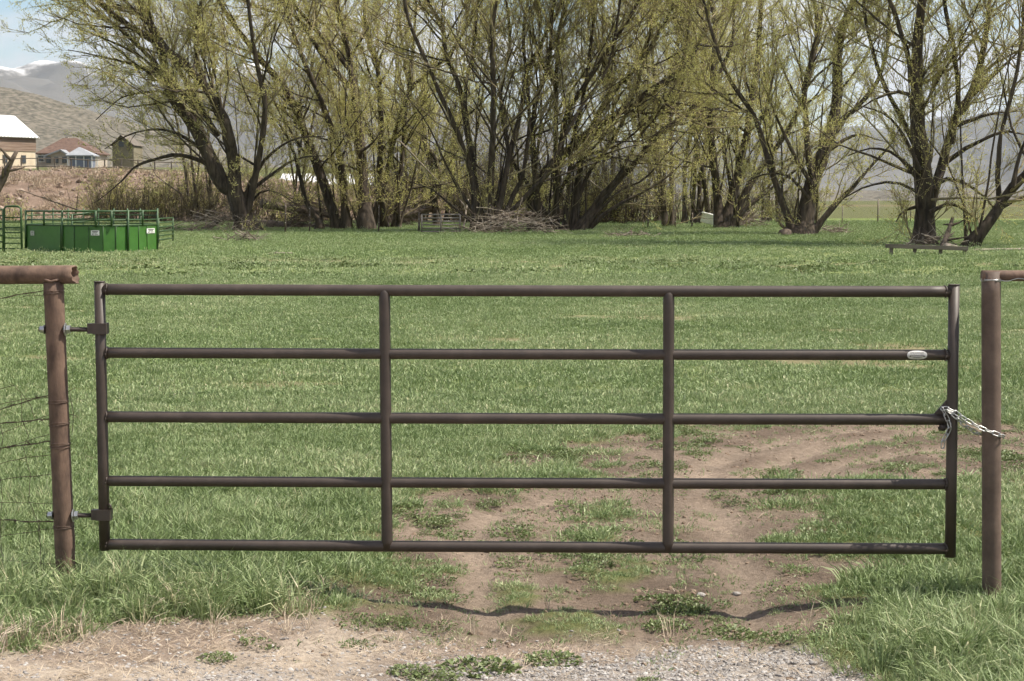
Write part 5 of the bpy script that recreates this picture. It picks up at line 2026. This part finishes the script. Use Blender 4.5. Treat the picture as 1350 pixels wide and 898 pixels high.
bankdry = [blade_mesh('bank_grass', 30, .30, .40, .03, .7, g, M['straw']) for _ in range(3)]
scatter('bank_grass', 'dry brown grass and stalks growing on the bank', lift(xx, yy), bankdry, g.uniform(.4, 1.2, len(xx)), g, cat='grass', tint=np.clip(g.normal(.25, .2, len(xx)), 0, 1))

# the leafy weeds that stand out in front of the gate
wl_mats = [('large leafy green weed clump at the front edge of the track', 632, 848, .15, .8), ('small green weed clump left of the large leafy one', 572, 866, .09, .8), ('dark green weed clump right of the large leafy one', 728, 832, .11, .8),
           ('leafy weed clump left of the large one near the front', 540, 858, .08, .7), ('bright weed clump at the right rut', 880, 795, .10, .7), ('tiny grassy weed in the gravel', 855, 858, .05, .7),
           ('low weed clump under the bottom rail right of the middle upright', 960, 800, .11, .6),
           ('small weed at the far left of the dry verge', 285, 855, .07, .8)]
wm_all = [weed_mesh('weed_leaves', 230, .13, g, leaf_mat('weed leaf green', [(0, (.075, .105, .036)), (.5, (.17, .215, .08)), (1, (.32, .34, .17))], False, trans=.2, rough=.5, spec=.4), .026) for _ in range(3)]
stem_m = [blade_mesh('weed_stems', 20, .10, .05, .004, .9, g, wm_all[0].materials[0]) for _ in range(2)]
for k, (lab, px, py, r_, h_) in enumerate(wl_mats):
    x0, y0 = ground_xy(px, py)
    t = thing('weed_clump', (x0, y0, hz(x0, y0)), lab, 'weed', 'weed clumps in front of and under the gate')
    for nm, me_, sc in (('leaves', wm_all[k % 3], r_ / .13), ('stems', stem_m[k % 2], r_ / .13)):
        o = bpy.data.objects.new(nm, me_)
        C.objects.link(o)
        o.parent = t
        o.rotation_euler.z = k * 1.3
        o.scale = (sc, sc, sc * (1.1 if nm == 'leaves' else 1.0))
# a few single stones
for k, (lab, px, py, s_) in enumerate((('small white stone on the straw in front of the gate', 491, 873, .045), ('pale stone in the soil right of centre', 925, 757, .05), ('flat pale stone beside the right rut', 972, 752, .045),
                                       ('small pale stone at the gravel edge right', 1072, 842, .035))):
    x0, y0 = ground_xy(px, py)
    me_ = pebble_mesh('stone', g, M['stone'], .6)
    o = bpy.data.objects.new('stone', me_)
    C.objects.link(o)
    o.location = (x0, y0, hz(x0, y0) + s_ * .12)
    o.scale = (s_,) * 3
    o.rotation_euler = (.1, .1, k)
    me_.shade_smooth()
    tag(o, lab, 'stone', 'single stones before the gate')

# ------------------------------------------------------------------ air
hm, nt, b = new_mat('air')
nt.nodes.remove(b)
pv_ = nt.nodes.new('ShaderNodeVolumePrincipled')
pv_.inputs['Color'].default_value = (.72, .84, 1.0, 1)
pv_.inputs['Density'].default_value = .000038
pv_.inputs['Anisotropy'].default_value = .3
nt.links.new(pv_.outputs[0], nt.nodes['Material Output'].inputs['Volume'])
mb = MB()
mb.box((0, 4000, 346), (20000, 18000, 700))
mb.v = [(a, b_, -4.0 if c < 0 else 700.0) for a, b_, c in mb.v]
hb = mb.build('haze', hm, None, False)
tag(hb, 'thin pale blue air over the whole valley', 'haze', kind='stuff')
